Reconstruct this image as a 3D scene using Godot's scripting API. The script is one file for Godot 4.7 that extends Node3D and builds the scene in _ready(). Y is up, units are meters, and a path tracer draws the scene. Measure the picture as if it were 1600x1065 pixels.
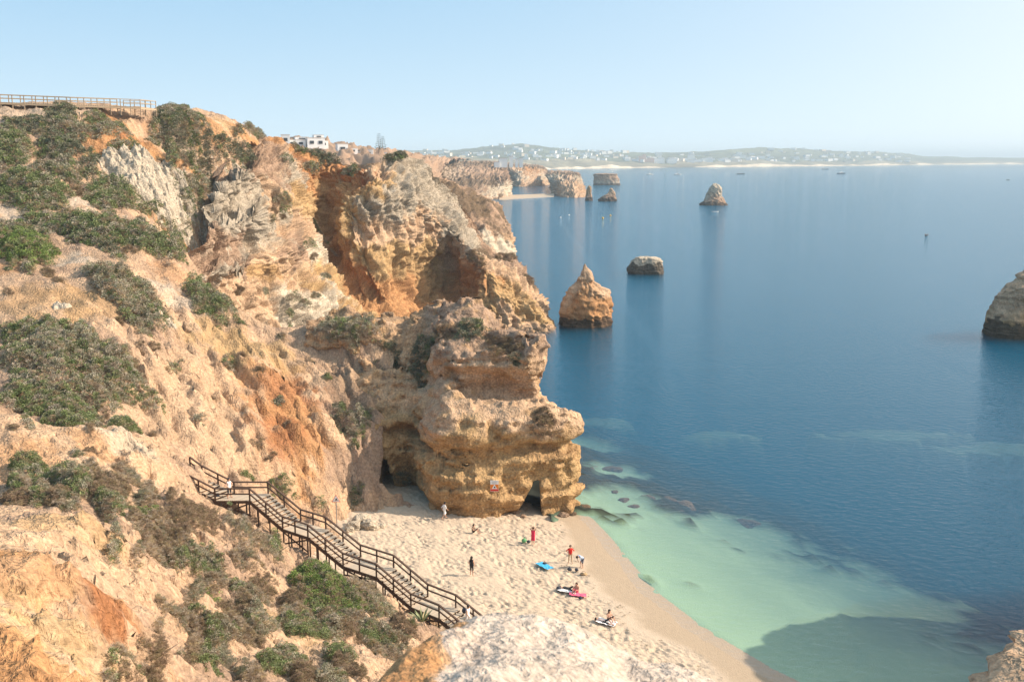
extends Node3D
# A cove below sandstone cliffs: beach, wooden stairs, headlands, sea stacks and a town across the bay.
# World: x to the east, y up, sea level 0, the view runs towards -z. "far" below is the distance -z in metres.

const FOCAL := 1555.0
const EYE := 36.0
const PITCH := 0.1810

var rng := RandomNumberGenerator.new()
var fbm := FastNoiseLite.new()
var ridge := FastNoiseLite.new()
var cell := FastNoiseLite.new()
var fine := FastNoiseLite.new()
var mats := {}
var name_count := {}

# ---------------------------------------------------------------- survey helpers
# a surveyed sight line (px, py of the survey sheet) followed to the distance "far"
func at(px: float, py: float, far: float) -> Vector3:
	var u := (px - 800.0) / FOCAL
	var v := (532.5 - py) / FOCAL
	var t := far / (cos(PITCH) + v * sin(PITCH))
	return Vector3(u * t, EYE + t * (v * cos(PITCH) - sin(PITCH)), -far)

# the same sight line followed down to the level y
func at_level(px: float, py: float, y: float) -> Vector3:
	var v := (532.5 - py) / FOCAL
	var t := (y - EYE) / (v * cos(PITCH) - sin(PITCH))
	return at(px, py, t * (cos(PITCH) + v * sin(PITCH)))

func numbered(called: String) -> String:
	var n: int = name_count.get(called, 0)
	name_count[called] = n + 1
	return called if n == 0 else "%s_%03d" % [called, n]

func tag(o: Node, label: String, category: String, group := "") -> Node:
	o.set_meta("label", label)
	o.set_meta("category", category)
	if group != "":
		o.set_meta("group", group)
	return o

func thing(called: String, where: Vector3, label: String, category: String, group := "", turn := 0.0) -> Node3D:
	var o := Node3D.new()
	o.name = numbered(called)
	add_child(o)
	o.position = where
	o.rotation.y = turn
	tag(o, label, category, group)
	return o

func part(called: String, mesh: Mesh, mat: Material, parent: Node, xf := Transform3D()) -> MeshInstance3D:
	var o := MeshInstance3D.new()
	o.name = called
	o.mesh = mesh
	o.material_override = mat
	o.transform = xf
	parent.add_child(o, true)
	return o

func structure(called: String, mesh: Mesh, mat: Material) -> MeshInstance3D:
	var o := MeshInstance3D.new()
	o.name = numbered(called)
	o.mesh = mesh
	o.material_override = mat
	o.set_meta("kind", "structure")
	add_child(o)
	return o

# ---------------------------------------------------------------- meshes
func grid_mesh(pos: PackedVector3Array, cols: PackedColorArray, nu: int, nv: int, flip := false, drop := PackedByteArray()) -> ArrayMesh:
	var idx := PackedInt32Array()
	idx.resize((nu - 1) * (nv - 1) * 6)
	var k := 0
	for j in nv - 1:
		for i in nu - 1:
			var a := j * nu + i
			var b := a + 1
			var c := a + nu
			var d := c + 1
			if drop.size() and drop[a] and drop[b] and drop[c] and drop[d]:
				continue
			if flip:
				idx[k] = a; idx[k + 1] = c; idx[k + 2] = b
				idx[k + 3] = b; idx[k + 4] = c; idx[k + 5] = d
			else:
				idx[k] = a; idx[k + 1] = b; idx[k + 2] = c
				idx[k + 3] = b; idx[k + 4] = d; idx[k + 5] = c
			k += 6
	idx.resize(k)
	return indexed(pos, cols, idx)

func normals_of(pos: PackedVector3Array, idx: PackedInt32Array) -> PackedVector3Array:
	var nrm := PackedVector3Array()
	nrm.resize(pos.size())
	for t in range(0, idx.size(), 3):
		var a := idx[t]
		var b := idx[t + 1]
		var c := idx[t + 2]
		var n := (pos[c] - pos[a]).cross(pos[b] - pos[a])
		nrm[a] += n
		nrm[b] += n
		nrm[c] += n
	for i in nrm.size():
		nrm[i] = nrm[i].normalized()
	return nrm

func indexed(pos: PackedVector3Array, cols: PackedColorArray, idx: PackedInt32Array) -> ArrayMesh:
	var arr := []
	arr.resize(Mesh.ARRAY_MAX)
	arr[Mesh.ARRAY_VERTEX] = pos
	arr[Mesh.ARRAY_NORMAL] = normals_of(pos, idx)
	if cols.size():
		arr[Mesh.ARRAY_COLOR] = cols
	arr[Mesh.ARRAY_INDEX] = idx
	var m := ArrayMesh.new()
	m.add_surface_from_arrays(Mesh.PRIMITIVE_TRIANGLES, arr)
	return m

# faces listed corner by corner, flat shaded
func add_quad(st: SurfaceTool, a: Vector3, b: Vector3, c: Vector3, d: Vector3) -> void:
	for v in [a, b, c, a, c, d]:
		st.add_vertex(v)

func box_into(st: SurfaceTool, xf: Transform3D, s: Vector3) -> void:
	var h := s * 0.5
	var p := []
	for z in [-1, 1]:
		for y in [-1, 1]:
			for x in [-1, 1]:
				p.append(xf * Vector3(x * h.x, y * h.y, z * h.z))
	add_quad(st, p[4], p[6], p[7], p[5])
	add_quad(st, p[1], p[3], p[2], p[0])
	add_quad(st, p[0], p[2], p[6], p[4])
	add_quad(st, p[5], p[7], p[3], p[1])
	add_quad(st, p[2], p[3], p[7], p[6])
	add_quad(st, p[0], p[4], p[5], p[1])

func started() -> SurfaceTool:
	var st := SurfaceTool.new()
	st.begin(Mesh.PRIMITIVE_TRIANGLES)
	st.set_smooth_group(-1)
	return st

func done(st: SurfaceTool) -> ArrayMesh:
	st.generate_normals()
	return st.commit()

func box_mesh(s: Vector3) -> ArrayMesh:
	var st := started()
	box_into(st, Transform3D(), s)
	return done(st)

# a squared timber from a to b
func beam(a: Vector3, b: Vector3, w: float, h: float) -> Array:
	var d := b - a
	var z := d.normalized()
	var up := Vector3.UP if absf(z.y) < 0.99 else Vector3.RIGHT
	var x := up.cross(z).normalized()
	var y := z.cross(x)
	return [Transform3D(Basis(x * w, y * h, z * d.length()), (a + b) * 0.5)]

# ---------------------------------------------------------------- splines
func cr(a: float, b: float, c: float, d: float, t: float) -> float:
	return b + 0.5 * t * (c - a + t * (2.0 * a - 5.0 * b + 4.0 * c - d + t * (3.0 * (b - c) + d - a)))

func cr3(a: Vector3, b: Vector3, c: Vector3, d: Vector3, t: float) -> Vector3:
	return b + 0.5 * t * (c - a + t * (2.0 * a - 5.0 * b + 4.0 * c - d + t * (3.0 * (b - c) + d - a)))

func crc(l: Array, k: int) -> Vector3:
	return l[clampi(k, 0, l.size() - 1)]

# a grid of surveyed points (columns of equal length, top to bottom) made into a dense smooth grid
func dense_grid(columns: Array, su: int, sv: int) -> Array:
	var nc := columns.size()
	var nr: int = columns[0].size()
	var nv := (nr - 1) * sv + 1
	var nu := (nc - 1) * su + 1
	var tall := []
	for c in nc:
		var line := []
		line.resize(nv)
		for j in nv:
			var k := mini(j / sv, nr - 2)
			var t := float(j - k * sv) / sv
			line[j] = cr3(crc(columns[c], k - 1), crc(columns[c], k), crc(columns[c], k + 1), crc(columns[c], k + 2), t)
		tall.append(line)
	var pos := PackedVector3Array()
	pos.resize(nu * nv)
	for j in nv:
		for i in nu:
			var k := mini(i / su, nc - 2)
			var t := float(i - k * su) / su
			pos[j * nu + i] = cr3(tall[maxi(k - 1, 0)][j], tall[k][j], tall[k + 1][j], tall[mini(k + 2, nc - 1)][j], t)
	return [pos, nu, nv]

func poly_distance(p: Vector2, poly: PackedVector2Array) -> float:
	var best := 1e9
	var n := poly.size()
	var inside := false
	for i in n:
		var a := poly[i]
		var b := poly[(i + 1) % n]
		var ab := b - a
		var t := clampf((p - a).dot(ab) / ab.length_squared(), 0.0, 1.0)
		best = minf(best, p.distance_squared_to(a + ab * t))
		if (a.y > p.y) != (b.y > p.y) and p.x < (b.x - a.x) * (p.y - a.y) / (b.y - a.y) + a.x:
			inside = not inside
	return -sqrt(best) if inside else sqrt(best)

func smin(a: float, b: float, k: float) -> float:
	var h := clampf(0.5 + 0.5 * (b - a) / k, 0.0, 1.0)
	return lerpf(b, a, h) - k * h * (1.0 - h)

# ---------------------------------------------------------------- materials
func noise_image(size: int, freq: float, octaves: int, seed_: int, lo: float, hi: float, kind := FastNoiseLite.TYPE_SIMPLEX_SMOOTH, ridged := false) -> ImageTexture:
	var n := FastNoiseLite.new()
	n.seed = seed_
	n.noise_type = kind
	n.frequency = freq
	n.fractal_type = FastNoiseLite.FRACTAL_RIDGED if ridged else FastNoiseLite.FRACTAL_FBM
	n.fractal_octaves = octaves
	n.fractal_gain = 0.55
	var im := n.get_seamless_image(size, size, false, false, 0.12, true)
	im.convert(Image.FORMAT_L8)
	if lo != 0.0 or hi != 1.0:
		var d := im.get_data()
		for i in d.size():
			d[i] = int(clampf(lo * 255.0 + d[i] * (hi - lo), 0.0, 255.0))
		im = Image.create_from_data(size, size, false, Image.FORMAT_L8, d)
	return ImageTexture.create_from_image(im)

func rock_material(called: String, metres: float, grain: Texture2D, bump: Texture2D, depth_cm: float, rough := 0.93) -> StandardMaterial3D:
	var m := StandardMaterial3D.new()
	m.resource_name = called
	m.vertex_color_use_as_albedo = true
	m.albedo_texture = grain
	m.roughness = rough
	m.metallic_specular = 0.25
	m.uv1_triplanar = true
	m.uv1_world_triplanar = true
	m.uv1_scale = Vector3.ONE / metres
	m.heightmap_enabled = true
	m.heightmap_texture = bump
	m.heightmap_scale = depth_cm
	mats[called] = m
	return m

func plain(called: String, c: Color, rough := 0.8) -> StandardMaterial3D:
	var m := StandardMaterial3D.new()
	m.resource_name = called
	m.albedo_color = c.linear_to_srgb()
	m.roughness = rough
	m.metallic_specular = 0.35
	mats[called] = m
	return m

func make_materials() -> void:
	make_noise()
	var grain := noise_image(1024, 0.018, 6, 31, 0.62, 1.12)
	var pits := noise_image(1024, 0.011, 6, 32, 0.0, 1.0, FastNoiseLite.TYPE_SIMPLEX_SMOOTH, true)
	rock_material("rock", 6.0, grain, pits, 22.0)
	rock_material("near_rock", 1.2, grain, pits, 3.0)
	rock_material("far_rock", 24.0, grain, pits, 90.0)
	rock_material("far_ground", 160.0, grain, pits, 10.0)
	plain("pine_leaf", Color(0.045, 0.06, 0.035), 0.8)
	var sand_grain := noise_image(1024, 0.05, 4, 41, 0.86, 1.06)
	var sand_bump := noise_image(1024, 0.02, 4, 42, 0.0, 1.0)
	rock_material("sand", 4.0, sand_grain, sand_bump, 3.0, 0.95)
	var w := StandardMaterial3D.new()
	w.resource_name = "water"
	w.transparency = BaseMaterial3D.TRANSPARENCY_ALPHA
	w.albedo_color = Color(1, 1, 1, 0.0)
	w.roughness = 0.04
	w.metallic_specular = 0.38
	w.uv1_triplanar = true
	w.uv1_world_triplanar = true
	w.uv1_scale = Vector3(1.0 / 50.0, 1.0 / 50.0, 1.0 / 32.0)
	w.heightmap_enabled = true
	w.heightmap_texture = noise_image(2048, 0.016, 4, 51, 0.0, 1.0)
	w.heightmap_scale = 8.0
	mats["water"] = w

func make_noise() -> void:
	fbm.seed = 11
	fbm.frequency = 0.1
	fbm.fractal_octaves = 5
	fbm.fractal_gain = 0.52
	ridge.seed = 5
	ridge.frequency = 0.1
	ridge.fractal_type = FastNoiseLite.FRACTAL_RIDGED
	ridge.fractal_octaves = 4
	cell.seed = 3
	cell.noise_type = FastNoiseLite.TYPE_CELLULAR
	cell.cellular_return_type = FastNoiseLite.RETURN_DISTANCE
	cell.frequency = 1.0
	cell.fractal_octaves = 1
	cell.fractal_type = FastNoiseLite.FRACTAL_NONE
	fine.seed = 21
	fine.frequency = 1.0
	fine.fractal_octaves = 3

# ---------------------------------------------------------------- the hillside: a thin-plate surface through surveyed points
# [px, py, far] sight lines, near to far
const HILL := [
	[-250, 1250, 12], [-50, 1250, 14], [150, 1250, 18], [300, 1230, 26], [420, 1220, 31], [560, 1200, 34],
	[-250, 1065, 18], [-60, 1065, 21], [60, 1065, 23], [140, 1065, 26], [230, 1065, 33], [300, 1065, 38], [420, 1065, 42], [530, 1065, 45],
	[-200, 950, 25], [0, 950, 28], [100, 950, 31], [175, 950, 34], [-150, 880, 31], [0, 872, 33], [100, 882, 35], [195, 928, 36],
	[232, 985, 40], [225, 930, 43], [60, 872, 39], [150, 885, 41],
	[-150, 815, 45], [0, 818, 46], [60, 802, 47], [110, 808, 47], [160, 832, 47], [212, 860, 47], [-150, 812, 51], [60, 806, 51], [150, 822, 52],
	[0, 772, 58], [100, 757, 60], [200, 762, 62], [280, 800, 62], [250, 880, 53], [330, 860, 60], [300, 930, 52], [400, 900, 61], [380, 970, 52], [260, 1000, 44],
	[460, 960, 58], [480, 1010, 52], [560, 1015, 54], [540, 960, 61], [600, 975, 62], [640, 1000, 60],
	[-150, 735, 63], [0, 735, 64], [100, 740, 65], [190, 742, 68], [-150, 650, 70], [0, 650, 71], [100, 668, 72], [200, 682, 74], [250, 706, 76],
	[0, 652, 75], [100, 668, 76], [190, 672, 79],
	[300, 768, 77], [345, 806, 77], [400, 822, 77], [440, 852, 75], [500, 892, 72.5], [545, 912, 71], [590, 932, 69], [650, 975, 66], [705, 1005, 63.5],
	[320, 742, 82], [420, 785, 84], [480, 800, 86], 
	[290, 690, 86], [350, 692, 88], [420, 725, 90], [500, 765, 92], [565, 785, 95], [350, 622, 96], [430, 645, 97], [510, 690, 97], [565, 715, 98],
	[320, 560, 101], [400, 562, 104], [480, 600, 104], [545, 640, 103], [300, 500, 108], [380, 522, 110], [460, 548, 111], [540, 570, 110], [590, 640, 104],
	[290, 466, 113], [370, 492, 113], [430, 518, 114], [480, 508, 116], [540, 497, 117], [610, 505, 116],
	[-150, 600, 80], [0, 600, 82], [100, 600, 84], [200, 602, 88], [250, 562, 94], [-150, 520, 92], [0, 520, 92], [100, 500, 96], [200, 482, 102],
	[-150, 440, 104], [0, 440, 104], [100, 420, 110], [180, 425, 111], [250, 448, 113], [-150, 400, 112], [0, 400, 112], [60, 392, 116], [150, 382, 119], [240, 402, 121], [300, 435, 122],
	[-150, 330, 124], [0, 330, 124], [100, 322, 128], [190, 345, 129], [240, 352, 134], [300, 408, 130],
	[-150, 255, 134], [0, 258, 134], [100, 262, 138], [180, 290, 140], [240, 235, 155], [300, 270, 153], [240, 300, 143], [330, 300, 153],
	[-150, 195, 142], [0, 200, 142], [100, 192, 147], [170, 205, 149], [200, 184, 158], [240, 205, 160], [285, 190, 172], [290, 225, 162], [330, 222, 166], [340, 186, 178], [370, 196, 183], [395, 208, 186], [400, 222, 177], [412, 216, 192], [425, 224, 192], [375, 205, 192],
	[-150, 168, 148], [0, 169, 149], [110, 170, 152], [200, 174, 160], [-150, 176, 165], [0, 176, 165], [110, 177, 168], [220, 179, 174], [280, 182, 186], [330, 190, 190], [250, 175, 168], [300, 177, 178],
]
# hidden ground: x, far, y
const HILL_HIDDEN := [
	[-6, 6, 31], [2, 9, 27], [8, 9, 27], [0, 22, 20], [12, 22, 16], [0, 38, 11], [8, 38, 6], [14, 40, 1], [0, 50, 4.5], [8, 52, -1], [-8, 58, 5.5], [-30, 8, 29], [-60, 30, 27], [14, 60, -3],
	[-20.5, 87, 1.6], [-16.5, 83, 0.8], [-11.5, 78.5, 0.4], [-6, 74.5, 0.2], [-1, 69.5, -0.3], [-14, 90, 0.6], [-8, 84, 0.0],
	[-3, 60, 1.2], [-2, 73, -0.8], [6, 74, -3], [-4, 85, -0.8], [8, 90, -4], [-10, 90, 0.5], [-6, 100, -1], [8, 110, -6],
	[-34, 128, 7], [-24, 128, 4], [-14, 126, 0], [-4, 124, -4], [-40, 140, 8], [-30, 150, 4], [-20, 170, 0], [-48, 160, 18], [-62, 188, 40], [-44, 190, 33],
	[-130, 150, 44], [-130, 110, 36], [-130, 70, 30], [-80, 188, 41], [-110, 190, 42], [-30, 195, 10],
]
const HX0 := -112.0
const HZ0 := 8.0
const HNX := 66
const HNZ := 95
const HSTEP := 2.0
var hill_h := PackedFloat32Array()

func solve_hill() -> void:
	var pts := []
	for p in HILL:
		pts.append(at(p[0], p[1], p[2]))
	for p in HILL_HIDDEN:
		pts.append(Vector3(p[0], p[2], -p[1]))
	var n := pts.size()
	var m := n + 3
	var a := []
	for i in n:
		var row := PackedFloat64Array()
		row.resize(m + 1)
		for j in n:
			var dx: float = pts[i].x - pts[j].x
			var dz: float = pts[i].z - pts[j].z
			var r2 := (dx * dx + dz * dz) / 400.0
			row[j] = 0.5 * r2 * log(r2) if r2 > 1e-9 else 0.0
		row[i] += 0.004
		row[n] = 1.0
		row[n + 1] = pts[i].x / 20.0
		row[n + 2] = pts[i].z / 20.0
		row[m] = pts[i].y
		a.append(row)
	for k in 3:
		var row := PackedFloat64Array()
		row.resize(m + 1)
		for j in n:
			row[j] = 1.0 if k == 0 else (pts[j].x / 20.0 if k == 1 else pts[j].z / 20.0)
		a.append(row)
	for c in m:
		var best := c
		for r in range(c + 1, m):
			if absf(a[r][c]) > absf(a[best][c]):
				best = r
		var swap = a[c]
		a[c] = a[best]
		a[best] = swap
		var prow: PackedFloat64Array = a[c]
		var inv := 1.0 / prow[c]
		for r in range(c + 1, m):
			var row: PackedFloat64Array = a[r]
			var f := row[c] * inv
			if f != 0.0:
				for k in range(c, m + 1):
					row[k] -= f * prow[k]
				a[r] = row
	var w := PackedFloat64Array()
	w.resize(m)
	for c in range(m - 1, -1, -1):
		var s: float = a[c][m]
		for k in range(c + 1, m):
			s -= a[c][k] * w[k]
		w[c] = s / a[c][c]
	var xs := PackedFloat64Array()
	var zs := PackedFloat64Array()
	for p in pts:
		xs.append(p.x)
		zs.append(p.z)
	hill_h.resize(HNX * HNZ)
	for j in HNZ:
		for i in HNX:
			var x := HX0 + i * HSTEP
			var z := -(HZ0 + j * HSTEP)
			var s := w[n] + w[n + 1] * x / 20.0 + w[n + 2] * z / 20.0
			for k in n:
				var dx := x - xs[k]
				var dz := z - zs[k]
				var r2 := (dx * dx + dz * dz) / 400.0
				if r2 > 1e-9:
					s += w[k] * 0.5 * r2 * log(r2)
			hill_h[j * HNX + i] = s

func hill_base(x: float, far: float) -> float:
	var fi := clampf((x - HX0) / HSTEP, 1.0, HNX - 2.001)
	var fj := clampf((far - HZ0) / HSTEP, 1.0, HNZ - 2.001)
	var i := int(fi)
	var j := int(fj)
	var t := fi - i
	var s := fj - j
	var k := (j - 1) * HNX + i
	var r0 := cr(hill_h[k - 1], hill_h[k], hill_h[k + 1], hill_h[k + 2], t)
	k += HNX
	var r1 := cr(hill_h[k - 1], hill_h[k], hill_h[k + 1], hill_h[k + 2], t)
	k += HNX
	var r2 := cr(hill_h[k - 1], hill_h[k], hill_h[k + 1], hill_h[k + 2], t)
	k += HNX
	var r3 := cr(hill_h[k - 1], hill_h[k], hill_h[k + 1], hill_h[k + 2], t)
	return cr(r0, r1, r2, r3, s)

const PAL := {
	"C": Color(0.64, 0.43, 0.27), "W": Color(0.66, 0.55, 0.41), "O": Color(0.55, 0.29, 0.13), "Y": Color(0.57, 0.37, 0.18), "R": Color(0.42, 0.18, 0.08),
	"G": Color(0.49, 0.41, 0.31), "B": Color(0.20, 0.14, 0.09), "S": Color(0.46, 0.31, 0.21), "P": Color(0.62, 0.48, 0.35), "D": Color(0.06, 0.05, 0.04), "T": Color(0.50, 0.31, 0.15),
}

# coloured ground seen on the slopes: [px, py, radius in metres, soil, strength]
const HILL_SOIL := [
	[400, 600, 8, "O", 0.8], [450, 620, 6, "R", 0.7], [480, 680, 6, "O", 0.9], [430, 690, 5, "R", 0.8], [330, 590, 5, "C", 0.8], [350, 680, 5, "C", 0.8], [490, 745, 5, "O", 0.9], [530, 770, 4, "C", 0.9],
	[300, 510, 5, "C", 0.9], [350, 530, 5, "Y", 0.8], [410, 550, 5, "Y", 0.7], [250, 600, 5, "C", 0.8], [260, 650, 4, "C", 0.8], [440, 750, 3, "C", 0.8], [560, 730, 4, "S", 0.9], [560, 660, 5, "S", 0.9], [560, 600, 5, "B", 0.5],
	[0, 690, 7, "C", 1.0], [100, 700, 6, "C", 1.0], [200, 708, 6, "C", 1.0], [40, 720, 4, "O", 0.5], [150, 690, 3, "O", 0.5], [200, 680, 3, "W", 0.6],
	[0, 835, 6, "C", 1.0], [70, 830, 6, "C", 1.0], [160, 850, 4, "C", 1.0], [100, 812, 3, "Y", 0.6],
	[120, 920, 5, "O", 0.9], [170, 955, 3, "R", 0.9], [20, 1000, 5, "C", 0.8], [60, 1050, 4, "O", 0.8], [40, 930, 4, "W", 0.6], [10, 890, 3, "O", 0.7], [120, 1020, 4, "Y", 0.7], [0, 1060, 4, "O", 0.8],
	[610, 1000, 3, "C", 0.9], [560, 1040, 4, "C", 0.6], [330, 790, 3, "C", 0.9], [380, 820, 2.5, "C", 0.9], [300, 1010, 3, "C", 0.7], [440, 985, 3, "Y", 0.5],
	[20, 340, 4, "P", 1.0], [50, 345, 3, "P", 1.0], [130, 318, 3, "P", 1.0], [140, 335, 2, "P", 1.0], [110, 405, 3, "P", 1.0], [180, 425, 3, "P", 1.0], [240, 445, 3, "P", 1.0], [280, 470, 3, "P", 1.0], [0, 420, 3, "O", 0.6],
	[165, 210, 6, "R", 0.8], [190, 200, 5, "O", 0.9], [205, 215, 4, "R", 0.8], [130, 205, 6, "O", 0.8], [230, 235, 6, "O", 0.8], [280, 212, 5, "O", 0.8], [300, 225, 6, "P", 0.9], [330, 200, 6, "O", 0.8], [370, 200, 6, "Y", 0.7], [400, 225, 6, "O", 0.9],
	[290, 260, 5, "O", 0.9], [260, 250, 4, "O", 0.8], [60, 175, 8, "P", 0.6], [250, 355, 3, "O", 0.9], [290, 395, 4, "O", 0.9], [330, 440, 5, "C", 0.9], [250, 290, 6, "G", 0.6], [280, 430, 4, "O", 0.5], [60, 470, 6, "T", 0.6], [160, 470, 6, "T", 0.6], [330, 420, 3, "C", 0.8],
]

var sand_y_cache := 0.0

func hill_slope(x: float, far: float) -> Vector2:
	return Vector2(hill_base(x + 1.0, far) - hill_base(x - 1.0, far), hill_base(x, far + 1.0) - hill_base(x, far - 1.0)) * 0.5

func hill_y(x: float, far: float) -> float:
	var b := hill_base(x, far)
	var g := hill_slope(x, far)
	var s := g.length()
	var rough := smoothstep(0.15, 0.9, s)
	var d := fbm.get_noise_2d(x * 2.2, far * 2.2) * (0.6 + 0.7 * rough) - absf(ridge.get_noise_2d(x * 5.0 + 13.0, far * 5.0)) * (0.12 + 0.4 * rough)
	d += fbm.get_noise_2d(x * 11.0 + 40.0, far * 11.0) * (0.16 + 0.34 * rough)
	# rills cut down the orange slope above the stairs
	var m := smoothstep(-50.0, -36.0, x) * (1.0 - smoothstep(-14.0, -9.0, x)) * smoothstep(82.0, 88.0, far) * (1.0 - smoothstep(109.0, 114.0, far))
	if m > 0.0:
		var across := x * 0.72 + far * 0.69 + fbm.get_noise_2d(x * 1.5, far * 1.5) * 1.6
		var along := x * 0.69 - far * 0.72
		d += m * (absf(ridge.get_noise_2d(across * 3.0, along * 0.55)) * -1.3 + 0.5)
		d += m * absf(ridge.get_noise_2d(across * 8.0, along * 1.6 + 50.0)) * -0.35
	# flutes in the pale banks facing south
	var f := (1.0 - smoothstep(-28.0, -22.0, x)) * smoothstep(24.0, 30.0, far) * (1.0 - smoothstep(76.0, 80.0, far)) * smoothstep(0.25, 0.8, s)
	if f > 0.0:
		d -= f * absf(ridge.get_noise_2d(x * 4.5 + fbm.get_noise_2d(x * 2.0, far * 2.0) * 3.0, far * 0.8)) * 0.9
	return b + d

func soil_color(p: Vector3, base: Color) -> Color:
	var n := fbm.get_noise_3d(p.x * 3.0, p.y * 3.0, p.z * 3.0)
	var n2 := fine.get_noise_3d(p.x * 1.1, p.y * 1.1, p.z * 1.1)
	var c := base * (1.0 + 0.30 * n + 0.16 * n2)
	c.a = 1.0
	return c

func build_hill(called: String, x0: float, x1: float, f0: float, f1: float, step: float) -> void:
	var soils := []
	for s in HILL_SOIL:
		soils.append([pick(s[0], s[1]), float(s[2]), PAL[s[3]], float(s[4])])
	var nu := int((x1 - x0) / step) + 1
	var nv := int((f1 - f0) / step) + 1
	var pos := PackedVector3Array()
	var cols := PackedColorArray()
	var drop := PackedByteArray()
	pos.resize(nu * nv)
	cols.resize(nu * nv)
	drop.resize(nu * nv)
	for j in nv:
		var near_soils := []
		for s in soils:
			if absf(-s[0].z - (f0 + j * step)) < s[1] * 1.6:
				near_soils.append(s)
		for i in nu:
			var x := x0 + i * step
			var far := f0 + j * step
			var y := hill_y(x, far)
			var k := j * nu + i
			# rock faces lean in and out as well
			var ox := fbm.get_noise_3d(x * 5.0, y * 5.0, far * 5.0) * 0.45
			var oz := fbm.get_noise_3d(x * 5.0 + 77.0, y * 5.0, far * 5.0) * 0.45
			pos[k] = Vector3(x + ox, y, -far + oz)
			var wob := fbm.get_noise_2d(x * 2.5 + 9.0, far * 2.5)
			var c: Color = PAL["S"].lerp(PAL["C"], clampf(0.45 + 1.6 * wob, 0.0, 1.0))
			for s in near_soils:
				var d: float = pos[k].distance_to(s[0]) / s[1] + wob * 0.9 + fine.get_noise_2d(x, far) * 0.25
				if d < 1.0:
					c = c.lerp(s[2], s[3] * smoothstep(1.0, 0.55, d))
			cols[k] = soil_color(pos[k], c)
			if y < -0.9 or cut_from_hill(x, y, far):
				drop[k] = 1
	structure(called, grid_mesh(pos, cols, nu, nv, true, drop), mats["rock"])

func cut_from_hill(x: float, y: float, far: float) -> bool:
	if far > 127.0 and x > -(0.294 - 0.05 * clampf((far - 158.0) / 24.0, 0.0, 1.0)) * far:
		return true
	return x > -13.7 and far > 97.0 and far < 119.0

# where a sight line meets the hillside
func pick(px: float, py: float) -> Vector3:
	var f := 13.0
	var last := at(px, py, f)
	while f < 194.0:
		f += 0.5
		var p := at(px, py, f)
		if p.y < hill_base(p.x, f):
			for i in 6:
				var mid := (last + p) * 0.5
				if mid.y < hill_base(mid.x, -mid.z):
					p = mid
				else:
					last = mid
			return p
		last = p
	return last

# the same with the relief of the ground
func on_hill(px: float, py: float) -> Vector3:
	var p := pick(px, py)
	return Vector3(p.x, hill_y(p.x, -p.z), p.z)

# beds of rock that weather back to a sharp lower lip
func beds(y: float, w: float) -> float:
	var t := fposmod(y * 0.42 + w * 1.3, 1.0)
	var u := fposmod(y * 1.15 + w * 2.1 + 0.3, 1.0)
	return (t - 0.5) * (0.6 + 1.2 * absf(w)) * (1.0 - smoothstep(0.92, 1.0, t)) + (u - 0.5) * 0.35

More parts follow.
